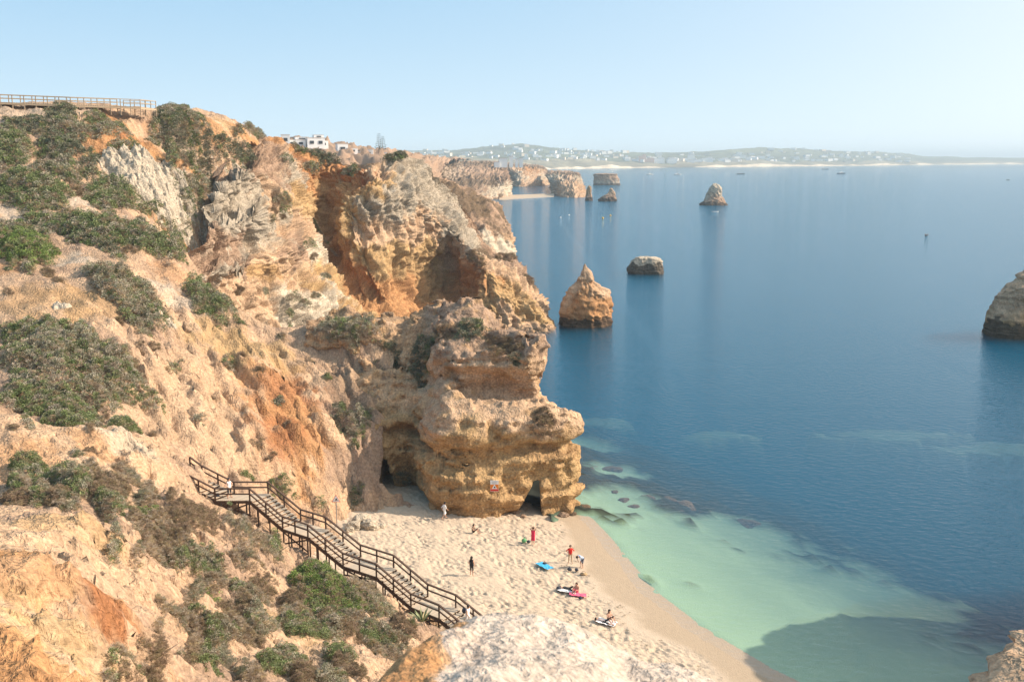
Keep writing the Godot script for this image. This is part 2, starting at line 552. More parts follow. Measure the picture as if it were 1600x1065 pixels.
# ---------------------------------------------------------------- cliff sheets
# each column: soils from top to bottom, then [px, py, far] from top to bottom
func cliff_sheet(called: String, columns: Array, su: int, sv: int, big: float, small: float, mat: Material, strata := 0.4, flutes := 0.8) -> Array:
	var pts := []
	var soils := []
	for c in columns:
		var l := []
		for k in range(1, c.size()):
			l.append(at(c[k][0], c[k][1], c[k][2]))
		pts.append(l)
		soils.append(c[0])
	var g := dense_grid(pts, su, sv)
	var pos: PackedVector3Array = g[0]
	var nu: int = g[1]
	var nv: int = g[2]
	var nr: int = pts[0].size()
	var nrm := PackedVector3Array()
	nrm.resize(pos.size())
	for j in nv:
		for i in nu:
			var du := pos[j * nu + mini(i + 1, nu - 1)] - pos[j * nu + maxi(i - 1, 0)]
			var dv := pos[mini(j + 1, nv - 1) * nu + i] - pos[maxi(j - 1, 0) * nu + i]
			nrm[j * nu + i] = dv.cross(du).normalized()
	var cols := PackedColorArray()
	cols.resize(pos.size())
	var outp := PackedVector3Array()
	outp.resize(pos.size())
	for j in nv:
		var lumpy := 0.0
		for i in nu:
			var k := j * nu + i
			var p := pos[k]
			var n := nrm[k]
			var warp := fbm.get_noise_3d(p.x * 1.2, p.y * 1.2, p.z * 1.2)
			var d := fbm.get_noise_3d(p.x * 0.9, p.y * 0.9, p.z * 0.9) * big * 1.4
			d -= absf(ridge.get_noise_3d(p.x * 1.6 + warp * 6.0, p.y * 0.35, p.z * 1.6)) * flutes * big * 0.7 + absf(ridge.get_noise_3d(p.x * 3.4 + warp * 9.0, p.y * 0.7 + 40.0, p.z * 3.4)) * flutes * big * 0.3
			d += fbm.get_noise_3d(p.x * 4.0, p.y * 3.0, p.z * 4.0) * small * 1.1
			d -= absf(ridge.get_noise_3d(p.x * 5.0 + warp * 9.0, p.y * 1.6, p.z * 5.0)) * small * 1.1
			var kind: String = soils[mini(int(round(float(i) / su + warp)), columns.size() - 1) if float(i) / su + warp > 0.0 else 0][clampi(int(round(float(j) / sv)), 0, nr - 1)]
			if kind == "G":
				lumpy = minf(lumpy + 0.12, 1.0)
			else:
				lumpy = maxf(lumpy - 0.12, 0.0)
			if lumpy > 0.0:
				d += lumpy * small * (0.4 - 0.9 * absf(ridge.get_noise_3d(p.x * 4.0, p.y * 4.0, p.z * 4.0)) + 0.8 * fbm.get_noise_3d(p.x * 12.0, p.y * 12.0, p.z * 12.0))
			d += fbm.get_noise_2d(p.y * 9.0 + warp * 5.0, 7.0) * strata + beds(p.y, warp) * strata * 1.3
			var edge := clampf(minf(j, nv - 1 - j) / 6.0, 0.0, 1.0)
			outp[k] = p + n * d * lerpf(0.4, 1.0, edge)
			# soils lie in patches with ragged edges
			var fi := clampf(float(i) / su + warp * 1.1 + fine.get_noise_3d(p.x * 0.6, p.y * 0.6, p.z * 0.6) * 0.5, 0.0, columns.size() - 1.001)
			var fj := clampf(float(j) / sv + fbm.get_noise_3d(p.x * 1.2 + 30.0, p.y * 1.2, p.z * 1.2) * 1.0, 0.0, nr - 1.001)
			var ci := int(fi)
			var cj := int(fj)
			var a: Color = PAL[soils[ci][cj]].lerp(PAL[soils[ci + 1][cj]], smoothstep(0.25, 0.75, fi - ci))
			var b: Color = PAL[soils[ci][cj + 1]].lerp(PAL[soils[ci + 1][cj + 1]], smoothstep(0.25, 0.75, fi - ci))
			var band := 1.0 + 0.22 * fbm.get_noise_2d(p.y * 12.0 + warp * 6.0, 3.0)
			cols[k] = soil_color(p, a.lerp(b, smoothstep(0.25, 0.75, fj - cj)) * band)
	structure(called, grid_mesh(outp, cols, nu, nv), mat)
	return [outp, nrm]

const HEADLAND := [
	["SSGGSSTTT", [322, 296, 156], [326, 306, 153], [330, 318, 146], [326, 352, 144], [322, 372, 138], [316, 414, 137], [312, 440, 133], [310, 480, 132], [310, 535, 131]],
	["SSGGGSGCC", [358, 250, 166], [356, 268, 163], [356, 284, 154], [352, 330, 152], [348, 352, 145], [343, 394, 144], [338, 420, 139], [336, 470, 138], [336, 540, 137]],
	["SSGGGSGCC", [392, 224, 176], [388, 246, 172], [388, 270, 161], [384, 318, 158], [380, 344, 150], [374, 392, 149], [368, 420, 143], [364, 480, 142], [362, 545, 141]],
	["SSSGGGSCC", [414, 214, 184], [412, 236, 178], [412, 268, 170], [410, 300, 167], [408, 336, 157], [402, 378, 156], [396, 410, 150], [394, 480, 148], [394, 545, 147]],
	["OSSCGCTCW", [430, 214, 190], [432, 236, 184], [436, 274, 177], [438, 312, 173], [434, 352, 168], [428, 396, 160], [424, 430, 159], [426, 488, 157], [430, 550, 156]],
	["OCGYCSCWC", [455, 222, 197], [456, 240, 191], [464, 275, 186], [466, 310, 181], [468, 350, 179], [466, 390, 171], [470, 425, 170], [474, 485, 164], [478, 550, 163]],
	["OROYCWYWC", [480, 236, 202], [482, 262, 197], [484, 285, 196], [489, 315, 193], [495, 355, 191], [503, 395, 186], [516, 430, 181], [534, 482, 174], [540, 550, 173]],
	["OOTTOOOYY", [506, 242, 208], [507, 266, 204], [507, 290, 203], [508, 330, 201], [513, 382, 196], [532, 420, 192], [552, 452, 187], [577, 490, 181], [582, 545, 179]],
	["OROYYOOOO", [546, 252, 207], [545, 264, 202], [540, 288, 198], [530, 316, 192], [528, 352, 191], [541, 400, 191], [566, 440, 189], [602, 482, 187], [606, 545, 185]],
	["CCYGCYOOO", [590, 248, 205], [590, 258, 200], [586, 290, 195], [580, 330, 192], [578, 370, 191], [581, 410, 190], [600, 450, 189], [622, 490, 189], [624, 545, 188]],
	["GGGGCYOOR", [636, 240, 212], [638, 247, 209], [636, 285, 202], [631, 320, 198], [629, 360, 197], [631, 400, 198], [636, 440, 199], [646, 482, 198], [648, 545, 196]],
	["GGGCCYTOR", [668, 257, 219], [666, 264, 216], [670, 300, 208], [671, 330, 205], [672, 358, 205], [673, 400, 208], [674, 440, 208], [681, 482, 205], [684, 545, 201]],
	["GGGGGCOOY", [692, 285, 225], [690, 292, 222], [700, 320, 215], [712, 350, 210], [706, 372, 209], [702, 400, 214], [706, 440, 213], [716, 486, 209], [718, 545, 205]],
	["GGGGCOOYC", [719, 312, 231], [718, 319, 228], [728, 342, 221], [741, 372, 215], [741, 394, 206], [746, 412, 204], [751, 445, 203], [761, 490, 201], [763, 545, 199]],
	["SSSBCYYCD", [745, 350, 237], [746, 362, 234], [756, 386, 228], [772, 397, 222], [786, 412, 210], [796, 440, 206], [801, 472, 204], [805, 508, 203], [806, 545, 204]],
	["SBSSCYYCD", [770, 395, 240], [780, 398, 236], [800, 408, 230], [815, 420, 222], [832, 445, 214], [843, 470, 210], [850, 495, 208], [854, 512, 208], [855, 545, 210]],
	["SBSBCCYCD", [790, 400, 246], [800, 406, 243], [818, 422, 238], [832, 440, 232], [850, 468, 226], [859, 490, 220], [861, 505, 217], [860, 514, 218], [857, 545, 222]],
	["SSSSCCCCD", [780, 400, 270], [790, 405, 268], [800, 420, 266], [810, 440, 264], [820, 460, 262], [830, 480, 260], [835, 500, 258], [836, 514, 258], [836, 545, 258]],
]
const HEADLAND_BEHIND := [
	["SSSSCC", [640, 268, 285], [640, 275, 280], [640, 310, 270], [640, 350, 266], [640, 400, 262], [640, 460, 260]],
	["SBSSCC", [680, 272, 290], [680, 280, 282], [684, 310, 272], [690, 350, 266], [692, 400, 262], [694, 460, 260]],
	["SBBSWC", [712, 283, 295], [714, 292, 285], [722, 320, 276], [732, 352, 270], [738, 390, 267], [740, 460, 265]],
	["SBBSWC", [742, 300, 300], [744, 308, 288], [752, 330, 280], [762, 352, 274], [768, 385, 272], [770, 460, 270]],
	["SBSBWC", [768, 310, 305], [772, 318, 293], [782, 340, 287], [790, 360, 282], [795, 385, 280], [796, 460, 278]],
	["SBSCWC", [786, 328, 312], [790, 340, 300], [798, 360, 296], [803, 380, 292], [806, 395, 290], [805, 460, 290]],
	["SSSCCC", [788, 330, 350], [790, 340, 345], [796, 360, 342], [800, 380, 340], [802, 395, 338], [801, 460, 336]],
]

# ---------------------------------------------------------------- the arched promontory, carved as one solid
func surface_nets(val: PackedFloat32Array, nx: int, ny: int, nz: int, o: Vector3, h: float) -> Array:
	var pos := PackedVector3Array()
	var idx := PackedInt32Array()
	var id := PackedInt32Array()
	id.resize(nx * ny * nz)
	id.fill(-1)
	var sx := 1
	var sy := nx
	var sz := nx * ny
	var off := [0, sx, sy, sx + sy, sz, sx + sz, sy + sz, sx + sy + sz]
	var ea := [0, 2, 4, 6, 0, 1, 4, 5, 0, 1, 2, 3]
	var eb := [1, 3, 5, 7, 2, 3, 6, 7, 4, 5, 6, 7]
	var corner := [Vector3(0, 0, 0), Vector3(1, 0, 0), Vector3(0, 1, 0), Vector3(1, 1, 0), Vector3(0, 0, 1), Vector3(1, 0, 1), Vector3(0, 1, 1), Vector3(1, 1, 1)]
	for k in nz - 1:
		for j in ny - 1:
			var row := k * sz + j * sy
			for i in nx - 1:
				var c := row + i
				var s0 := val[c] < 0.0
				if (val[c + 1] < 0.0) == s0 and (val[c + sy] < 0.0) == s0 and (val[c + sy + 1] < 0.0) == s0 and (val[c + sz] < 0.0) == s0 and (val[c + sz + 1] < 0.0) == s0 and (val[c + sz + sy] < 0.0) == s0 and (val[c + sz + sy + 1] < 0.0) == s0:
					continue
				var sum := Vector3.ZERO
				var n := 0
				for e in 12:
					var va := val[c + off[ea[e]]]
					var vb := val[c + off[eb[e]]]
					if (va < 0.0) != (vb < 0.0):
						sum += corner[ea[e]].lerp(corner[eb[e]], va / (va - vb))
						n += 1
				id[c] = pos.size()
				pos.append(o + (Vector3(i, j, k) + sum / n) * h)
	for k in range(1, nz - 1):
		for j in range(1, ny - 1):
			for i in range(1, nx - 1):
				var c := k * sz + j * sy + i
				var s0 := val[c] < 0.0
				if (val[c + sx] < 0.0) != s0:
					_net_quad(idx, id[c - sy - sz], id[c - sz], id[c], id[c - sy], s0)
				if (val[c + sy] < 0.0) != s0:
					_net_quad(idx, id[c - sx - sz], id[c - sx], id[c], id[c - sz], s0)
				if (val[c + sz] < 0.0) != s0:
					_net_quad(idx, id[c - sx - sy], id[c - sy], id[c], id[c - sx], s0)
	return [pos, idx]

func _net_quad(idx: PackedInt32Array, a: int, b: int, c: int, d: int, solid: bool) -> void:
	if a < 0 or b < 0 or c < 0 or d < 0:
		return
	if solid:
		idx.append_array(PackedInt32Array([a, c, b, a, d, c]))
	else:
		idx.append_array(PackedInt32Array([a, b, c, a, c, d]))

# plan outlines (x, far) of the lower and the upper storey of rock
const LOW := [[-9.2, 99.5], [-8.2, 96.4], [-6.6, 95.0], [-3.6, 94.6], [0.2, 95.6], [3.4, 96.4], [6.0, 97.4], [7.0, 99.4], [6.8, 101.0], [5.0, 102.6], [1.2, 103.2], [-2.4, 108], [-8, 117], [-18, 119], [-22, 112], [-17.5, 105.5], [-14.2, 101.8], [-13.2, 101.4], [-12.5, 102.7], [-11.0, 103.2], [-9.9, 101.4]]
const HIGH := [[-11.2, 109.5], [-8.8, 104.6], [-5.4, 101.9], [-1.0, 101.7], [2.0, 101.3], [3.5, 102.9], [3.0, 106.5], [-0.5, 112], [-3, 118.5], [-10, 121], [-22, 121], [-26, 113], [-18, 112.5], [-14, 111.5]]

func lookup(x: float, xs: Array, ys: Array) -> float:
	if x <= xs[0]:
		return ys[0]
	for i in range(1, xs.size()):
		if x <= xs[i]:
			return lerpf(ys[i - 1], ys[i], smoothstep(0.0, 1.0, (x - xs[i - 1]) / (xs[i] - xs[i - 1])))
	return ys[-1]

func build_promontory() -> Array:
	var h := 0.245
	var o := Vector3(-24.0, -1.6, -122.0)
	var nx := int(33.0 / h)
	var ny := int(22.4 / h)
	var nz := int(29.0 / h)
	var low := PackedVector2Array()
	for p in LOW:
		low.append(Vector2(p[0], p[1]))
	var high := PackedVector2Array()
	for p in HIGH:
		high.append(Vector2(p[0], p[1]))
	var off_low := PackedFloat32Array()
	var off_high := PackedFloat32Array()
	for j in ny:
		var y := o.y + j * h
		off_low.append(lookup(y, [-1.5, 0.0, 0.9, 2.2, 4.5, 6.2, 7.2, 8.0, 9.0, 10.2, 11.4, 12.6], [-0.9, -0.5, -0.5, 0.1, 0.25, 0.2, -0.35, 0.0, 0.2, -0.3, -1.3, -3.0]))
		off_high.append(lookup(y, [9.0, 10.5, 11.4, 12.4, 14.0, 14.8, 16.5, 18.0, 19.5], [0.4, 0.3, -0.5, -0.55, -0.2, 0.35, 0.1, -0.7, -2.2]))
	var val := PackedFloat32Array()
	val.resize(nx * ny * nz)
	val.fill(1.0)
	for k in nz:
		var z := o.z + k * h
		for i in nx:
			var x := o.x + i * h
			var q := Vector2(x, -z)
			var dl := poly_distance(q, low)
			var dh := poly_distance(q, high)
			if minf(dl, dh) > 2.6:
				continue
			var n0 := fbm.get_noise_2d(x * 1.6, z * 1.6)
			# storey tops
			var top_l := 12.0 + n0 * 1.6 - 0.09 * (x + 2.0)
			if x > 2.5:
				top_l -= (x - 2.5) * 0.28
			var far := -z
			var top_h := 16.4 + clampf((far - 103.0) * 0.22, 0.0, 2.2) + n0 * 1.8
			top_h += 1.8 * exp(-((x + 5.0) * (x + 5.0) + (far - 112.0) * (far - 112.0)) / 8.0)
			if x < -8.0:
				top_h -= clampf((-8.0 - x) * 0.30, 0.0, 1.3)
			# the neck falls away southwards into the hollow
			var neck := 1.0 - smoothstep(-12.0, -7.0, x)
			top_h = lerpf(top_h, minf(top_h, 10.5 + (far - 106.0) * 0.85 + n0 * 2.0), neck)
			top_l = lerpf(top_l, minf(top_l, 7.5 + (far - 101.0) * 0.7), neck)
			for j in ny:
				var y := o.y + j * h
				var d := minf(dl - off_low[j], 3.0)
				d = maxf(d, (y - top_l) * 0.8)
				var d2 := maxf(dh - off_high[j], (y - top_h) * 0.8)
				if y < 8.0:
					d2 = maxf(d2, 8.0 - y)
				d = smin(d, d2, 0.9)
				if absf(d) < 1.9:
					var w := fbm.get_noise_3d(x * 1.1, y * 1.1, z * 1.1)
					d += w * 1.1
					d += fbm.get_noise_3d(x * 5.0, y * 5.0, z * 5.0) * 0.5 + fbm.get_noise_3d(x * 13.0, y * 15.0, z * 13.0) * 0.3
					d += fbm.get_noise_2d(y * 11.0 + w * 5.0, 5.0) * 0.25 - beds(y, w) * 0.5
					d += absf(ridge.get_noise_3d(x * 4.0 + w * 5.0, y * 1.3, z * 4.0)) * 0.5 - 0.12
					# folds that sag across the south face
					var sag := 6.6 + 0.9 * sin((x + 1.0) * 0.42) + fbm.get_noise_2d(x * 2.0, 1.0) * 0.8
					var south := 1.0 - smoothstep(3.5, 5.5, x)
					d += south * (0.75 * exp(-pow((y - sag) / 0.5, 2.0)) + 0.3 * exp(-pow((y - sag - 1.7) / 0.3, 2.0)))
					# scooped wall of the upper storey
					d += 1.2 * exp(-pow((x + 2.6) / 2.6, 2.0) - pow((y - 12.3) / 1.3, 2.0)) * float(far < 106.0)
					# the arch: a narrow leaning slot through the point
					var ax := x - 1.75 - 0.22 * (y - 0.5) - (far - 96.0) * 0.02
					var wide := lerpf(1.35, 0.35, clampf(y / 3.6, 0.0, 1.0))
					var arch := maxf(maxf(absf(ax) - wide, y - 3.9 - w * 0.4), far - 110.0)
					# undercut west of it
					var under := sqrt(pow((x - 0.2) / 1.6, 2.0) + pow((y - 0.1) / 1.0, 2.0) + pow((far - 95.3) / 1.6, 2.0)) - 1.0
					d = maxf(d, -minf(arch, under))
					# the small cave at the back of the hollow
					var cave := maxf(absf(x + 13.55) - 0.72 + 0.12 * y * y * 0.2, maxf(y - 4.7 - 0.1 * w, far - 107.5))
					d = maxf(d, -cave)
				elif d < 0.0 and y < 5.5:
					var slot := maxf(maxf(absf(x - 1.75 - 0.22 * (y - 0.5) - (far - 96.0) * 0.02) - lerpf(1.35, 0.35, clampf(y / 3.6, 0.0, 1.0)), y - 3.9), far - 110.0)
					var hole := maxf(absf(x + 13.55) - 0.72 + 0.024 * y * y, maxf(y - 4.7, far - 107.5))
					d = maxf(d, -minf(slot, hole))
				val[(k * ny + j) * nx + i] = d
	var net := surface_nets(val, nx, ny, nz, o, h)
	var pos: PackedVector3Array = net[0]
	var cols := PackedColorArray()
	cols.resize(pos.size())
	for i in pos.size():
		cols[i] = promontory_color(pos[i])
	var nrm := normals_of(pos, net[1])
	structure("promontory", indexed(pos, cols, net[1]), mats["rock"])
	return [pos, nrm]

func promontory_color(p: Vector3) -> Color:
	var w := fbm.get_noise_3d(p.x * 1.3, p.y * 1.3, p.z * 1.3)
	var y := p.y + w * 3.0 + 0.5 * sin(p.x * 0.4)
	var c: Color
	if y < 6.5:
		c = PAL["T"].lerp(PAL["Y"], smoothstep(1.0, 4.5, y))
	elif y < 8.3:
		c = PAL["Y"].lerp(PAL["T"], smoothstep(6.5, 7.3, y))
	elif y < 14.0:
		c = PAL["Y"].lerp(PAL["C"], smoothstep(8.3, 10.0, y))
	else:
		c = PAL["C"].lerp(PAL["S"], smoothstep(14.6, 16.6, y))
	var band := 1.0 + 0.25 * fbm.get_noise_2d(p.y * 14.0 + w * 6.0, 9.0)
	var stain := fine.get_noise_3d(p.x * 0.5, p.y * 0.25, p.z * 0.5)
	if stain > 0.12:
		c = c.lerp(PAL["T"], 0.6 * smoothstep(0.12, 0.4, stain))
	if p.x < -8.5:
		c = c.lerp(PAL["T"], 0.4 * smoothstep(-8.5, -10.5, p.x + w * 6.0))
	return soil_color(p, c * band)

# ---------------------------------------------------------------- free-standing rocks
# rows: [height, radius factor, shift x, shift z]; radii: distances round the plan (east first, turning north)
func stack_mesh(rows: Array, radii: Array, squash_z: float, rough: float, seed_: float, paint: Callable, nt := 110, nr := 80) -> ArrayMesh:
	var pos := PackedVector3Array()
	var cols := PackedColorArray()
	for j in nr + 1:
		var t := float(j) / nr * (rows.size() - 1)
		var k := mini(int(t), rows.size() - 2)
		var s := t - k
		var r := []
		for q in 4:
			r.append(cr(rows[maxi(k - 1, 0)][q], rows[k][q], rows[k + 1][q], rows[mini(k + 2, rows.size() - 1)][q], s))
		for i in nt + 1:
			var a := TAU * (i % nt) / nt
			var f := float(i % nt) / nt * radii.size()
			var m := int(f) % radii.size()
			var n := radii.size()
			var rad := cr(radii[(m + n - 1) % n], radii[m], radii[(m + 1) % n], radii[(m + 2) % n], f - int(f)) * maxf(r[1], 0.0)
			var dir := Vector3(cos(a), 0, -sin(a) * squash_z)
			var p := Vector3(r[2], r[0], r[3]) + dir * rad
			var q2 := p * (3.0 / rough) + Vector3(seed_, seed_ * 0.7, 0)
			var d := fbm.get_noise_3dv(q2) * rough * 0.75 + fbm.get_noise_3dv(q2 * 4.0) * rough * 0.30
			d -= absf(ridge.get_noise_3dv(q2 * Vector3(1.6, 0.7, 1.6))) * rough * 0.35
			d += fbm.get_noise_2d(p.y * 30.0 / rough + fbm.get_noise_3dv(q2) * 4.0, seed_) * rough * 0.22
			var grow := clampf(rad / rough * 0.8, 0.0, 1.0)
			p += dir * d * grow + Vector3(0, fbm.get_noise_3dv(q2 * 1.7) * rough * 0.3 * (1.0 if j > 3 else 0.0), 0)
			pos.append(p)
			cols.append(paint.call(p))
	return grid_mesh(pos, cols, nt + 1, nr + 1, true)

# ---------------------------------------------------------------- beach, seabed and sea
# the water's edge (survey sheet pixels at sea level), from the promontory round the cove
const SHORE := [[600, 640], [790, 740], [850, 780], [905, 812], [935, 845], [968, 888], [1005, 930], [1060, 973], [1120, 1013], [1185, 1052], [1290, 1105], [1450, 1160]]
var shore := PackedVector2Array()

func sea_distance(x: float, far: float) -> float:
	# positive on the land side
	var q := Vector2(x, far)
	var best := 1e9
	var side := 1.0
	for i in shore.size() - 1:
		var a := shore[i]
		var ab := shore[i + 1] - a
		var t := clampf((q - a).dot(ab) / ab.length_squared(), 0.0, 1.0)
		var d := q.distance_squared_to(a + ab * t)
		if d < best:
			best = d
			side = -signf(ab.cross(q - a))
	return sqrt(best) * side

func ground_y(d: float, x: float, far: float) -> float:
	if d > 0.0:
		return 0.10 * minf(d, 7.0) + 0.07 * clampf(d - 7.0, 0.0, 40.0)
	var depth := 0.085 * minf(-d, 12.0) + 0.16 * clampf(-d - 12.0, 0.0, 14.0) + 0.30 * clampf(-d - 26.0, 0.0, 26.0)
	return -depth

func sand_y(x: float, far: float) -> float:
	return ground_y(sea_distance(x, far), x, far)

func build_ground() -> void:
	for s in SHORE:
		var p := at_level(s[0], s[1], 0.0)
		shore.append(Vector2(p.x, -p.z))
	build_sand("beach", -22.0, 32.0, 56.0, 108.0, 0.125, 1)
	build_sand("seabed", -60.0, 200.0, 20.0, 420.0, 0.9, 0)
	# the deep floor beyond
	var st := started()
	add_quad(st, Vector3(-9000, -13, 300), Vector3(-9000, -13, -14000), Vector3(14000, -13, -14000), Vector3(14000, -13, 300))
	structure("sea_floor", done(st), plain("sea_floor", Color(0.06, 0.07, 0.06)))
	var w := started()
	add_quad(w, Vector3(-9000, 0, 400), Vector3(-9000, 0, -14000), Vector3(14000, 0, -14000), Vector3(14000, 0, 400))
	structure("sea", done(w), mats["water"])
	var body := FogVolume.new()
	body.name = "sea_water"
	body.shape = RenderingServer.FOG_VOLUME_SHAPE_BOX
	body.size = Vector3(22900, 12.9, 14300)
	body.position = Vector3(2500, -6.5, -6820)
	var fm := FogMaterial.new()
	fm.albedo = Color(0.0, 0.21, 0.39).linear_to_srgb()
	fm.density = 0.13
	body.material = fm
	body.set_meta("kind", "structure")
	add_child(body)

func build_sand(called: String, x0: float, x1: float, f0: float, f1: float, step: float, dry: int) -> void:
	var nu := int((x1 - x0) / step) + 1
	var nv := int((f1 - f0) / step) + 1
	var pos := PackedVector3Array()
	var cols := PackedColorArray()
	var drop := PackedByteArray()
	pos.resize(nu * nv)
	cols.resize(nu * nv)
	drop.resize(nu * nv)
	var sand_dry := Color(0.55, 0.43, 0.31)
	var sand_wet := Color(0.42, 0.32, 0.22)
	var sand_sea := Color(0.28, 0.41, 0.27)
	var weed := Color(0.030, 0.034, 0.026)
	for j in nv:
		var far := f0 + j * step
		for i in nu:
			var x := x0 + i * step
			var k := j * nu + i
			var d := sea_distance(x, far)
			var y := ground_y(d, x, far)
			var n := fbm.get_noise_2d(x * 1.2, far * 1.2)
			var c := sand_dry
			if dry == 1:
				if d < -1.5 or d > 60.0 or x < -21.0:
					drop[k] = 1
				var trod := smoothstep(2.6, 4.6, d + n * 3.0)
				if trod > 0.0:
					# footprints
					var cx := cell.get_noise_2d(x * 2.8 + fine.get_noise_2d(x, far) * 0.5, far * 3.2)
					y += trod * (1.0 + 1.6 * fbm.get_noise_2d(x * 3.0 + 70.0, far * 3.0)) * (0.21 * cx + 0.07 * fine.get_noise_2d(x * 1.4, far * 1.4))
				y += 0.05 * n
				c = sand_wet.lerp(sand_dry, smoothstep(2.0, 3.2, d + n * 1.5))
				c = c * (1.0 + 0.08 * fine.get_noise_2d(x * 2.0, far * 2.0))
				y += 0.004
			else:
				if d > 2.0:
					drop[k] = 1
				if d > -1.0:
					y -= 0.3
				y += n * clampf(-d * 0.02, 0.0, 1.2)
				c = sand_sea
				# weed and rock cover most of the deeper floor, with bare sand between
				var reef := reef_amount(x, far, d)
				if d < -20.0:
					y = lerpf(maxf(y, -3.4), y, reef)
				if reef > 0.0:
					c = c.lerp(weed, reef)
					y += reef * (0.3 + 0.6 * absf(ridge.get_noise_2d(x * 3.0, far * 3.0)))
			c.a = 1.0
			pos[k] = Vector3(x, y, -far)
			cols[k] = c
	structure(called, grid_mesh(pos, cols, nu, nv, true, drop), mats["sand"])

# sandy clearings on the sea floor: [px, py, radius along the sheet in metres]
const CLEARINGS := [[1000, 1000, 16, 12], [1080, 880, 15, 11], [1180, 900, 14, 9], [1250, 960, 14, 9], [1330, 920, 10, 7], [1000, 880, 10, 9], [960, 800, 5, 5], [1150, 830, 6, 4], [1300, 1040, 18, 9], [880, 640, 5, 5], [920, 690, 4, 4], [950, 640, 4, 3], [1130, 660, 6, 3], [1390, 660, 12, 4], [1560, 680, 12, 4], [960, 740, 4, 3], [1420, 950, 6, 4]]
var clear_spots := []

func reef_amount(x: float, far: float, d: float) -> float:
	if clear_spots.is_empty():
		for c in CLEARINGS:
			var p := at_level(c[0], c[1], -1.5)
			clear_spots.append([p.x, -p.z, float(c[2]), float(c[3])])
	var n := fbm.get_noise_2d(x * 1.6 + 5.0, far * 1.6)
	var n2 := fbm.get_noise_2d(x * 5.0, far * 5.0 + 60.0)
	var best := 9.0
	for c in clear_spots:
		var dx: float = (x - c[0]) / c[2]
		var dz: float = (far - c[1]) / c[3]
		best = minf(best, sqrt(dx * dx + dz * dz))
	return smoothstep(0.78, 1.12, best + n * 0.5 + n2 * 0.5)

# ---------------------------------------------------------------- shrubs
var clump := {}
var leaf_mats := {}
const FOLIAGE := {
	"g": [Color(0.172, 0.218, 0.081), Color(0.127, 0.172, 0.063), Color(0.224, 0.253, 0.103), Color(0.247, 0.247, 0.144)],
	"l": [Color(0.190, 0.270, 0.065), Color(0.115, 0.170, 0.045), Color(0.255, 0.310, 0.100), Color(0.145, 0.170, 0.065)],
	"d": [Color(0.108, 0.132, 0.078), Color(0.156, 0.174, 0.102), Color(0.204, 0.198, 0.132), Color(0.258, 0.234, 0.174)],
	"y": [Color(0.286, 0.275, 0.182), Color(0.209, 0.220, 0.127), Color(0.363, 0.325, 0.242), Color(0.418, 0.352, 0.275)],
	"b": [Color(0.400, 0.310, 0.230), Color(0.470, 0.400, 0.320), Color(0.300, 0.220, 0.140), Color(0.450, 0.350, 0.200)],
	"n": [Color(0.304, 0.210, 0.137), Color(0.389, 0.284, 0.200), Color(0.210, 0.158, 0.105), Color(0.315, 0.252, 0.137)],
}

func make_clumps() -> void:
	# three tufts of leaves and one of dry twigs, each within a ball of radius 1
	for v in 3:
		var st := started()
		for i in 26:
			var dir := Vector3(rng.randfn(), rng.randfn() * 0.8 + 0.35, rng.randfn()).normalized()
			var root := dir * rng.randf_range(0.25, 0.75)
			var tip := dir * rng.randf_range(0.75, 1.1) + Vector3(0, 0.1, 0)
			var side := dir.cross(Vector3(rng.randfn(), rng.randfn(), rng.randfn())).normalized() * rng.randf_range(0.12, 0.2)
			var mid := root.lerp(tip, 0.55)
			st.add_vertex(root); st.add_vertex(mid + side); st.add_vertex(tip)
			st.add_vertex(root); st.add_vertex(tip); st.add_vertex(mid - side + dir * 0.05)
		clump["leaf%d" % v] = done(st)
	for v in 2:
		var st := started()
		for i in 30:
			var dir := Vector3(rng.randfn(), absf(rng.randfn()) * 0.9 + 0.2, rng.randfn()).normalized()
			var bend := Vector3(rng.randfn(), rng.randfn(), rng.randfn()) * 0.18
			var side := dir.cross(Vector3(rng.randfn(), rng.randfn(), rng.randfn())).normalized() * 0.045
			var mid := dir * 0.55 + bend
			var tip := dir * rng.randf_range(0.8, 1.15) + bend * 1.4
			var tuft := dir.cross(side).normalized() * 0.07
			st.add_vertex(-side); st.add_vertex(mid + side); st.add_vertex(side)
			st.add_vertex(mid - side * 1.6); st.add_vertex(tip); st.add_vertex(mid + side * 1.6)
			st.add_vertex(mid - tuft); st.add_vertex(tip + bend * 0.3); st.add_vertex(mid + tuft)
		clump["twig%d" % v] = done(st)
	var st2 := started()
	for i in 9:
		var dir := Vector3(rng.randfn(), rng.randf_range(0.3, 0.9), rng.randfn()).normalized()
		var s := dir.cross(Vector3.UP).normalized() * 0.03
		var t := dir.cross(s).normalized() * 0.03
		st2.add_vertex(s); st2.add_vertex(dir * 0.9); st2.add_vertex(t)
		st2.add_vertex(t); st2.add_vertex(dir * 0.9); st2.add_vertex(-s)
		st2.add_vertex(-s); st2.add_vertex(dir * 0.9); st2.add_vertex(s)
	clump["branches"] = done(st2)
	var m := StandardMaterial3D.new()
	m.resource_name = "foliage"
	m.vertex_color_use_as_albedo = true
	m.albedo_color = Color.WHITE
	m.roughness = 0.65
	m.metallic_specular = 0.3
	m.backlight_enabled = true
	m.backlight = Color(0.35, 0.35, 0.25)
	m.cull_mode = BaseMaterial3D.CULL_DISABLED
	leaf_mats["leaf"] = m
	plain("branch", Color(0.20, 0.15, 0.11), 0.9)

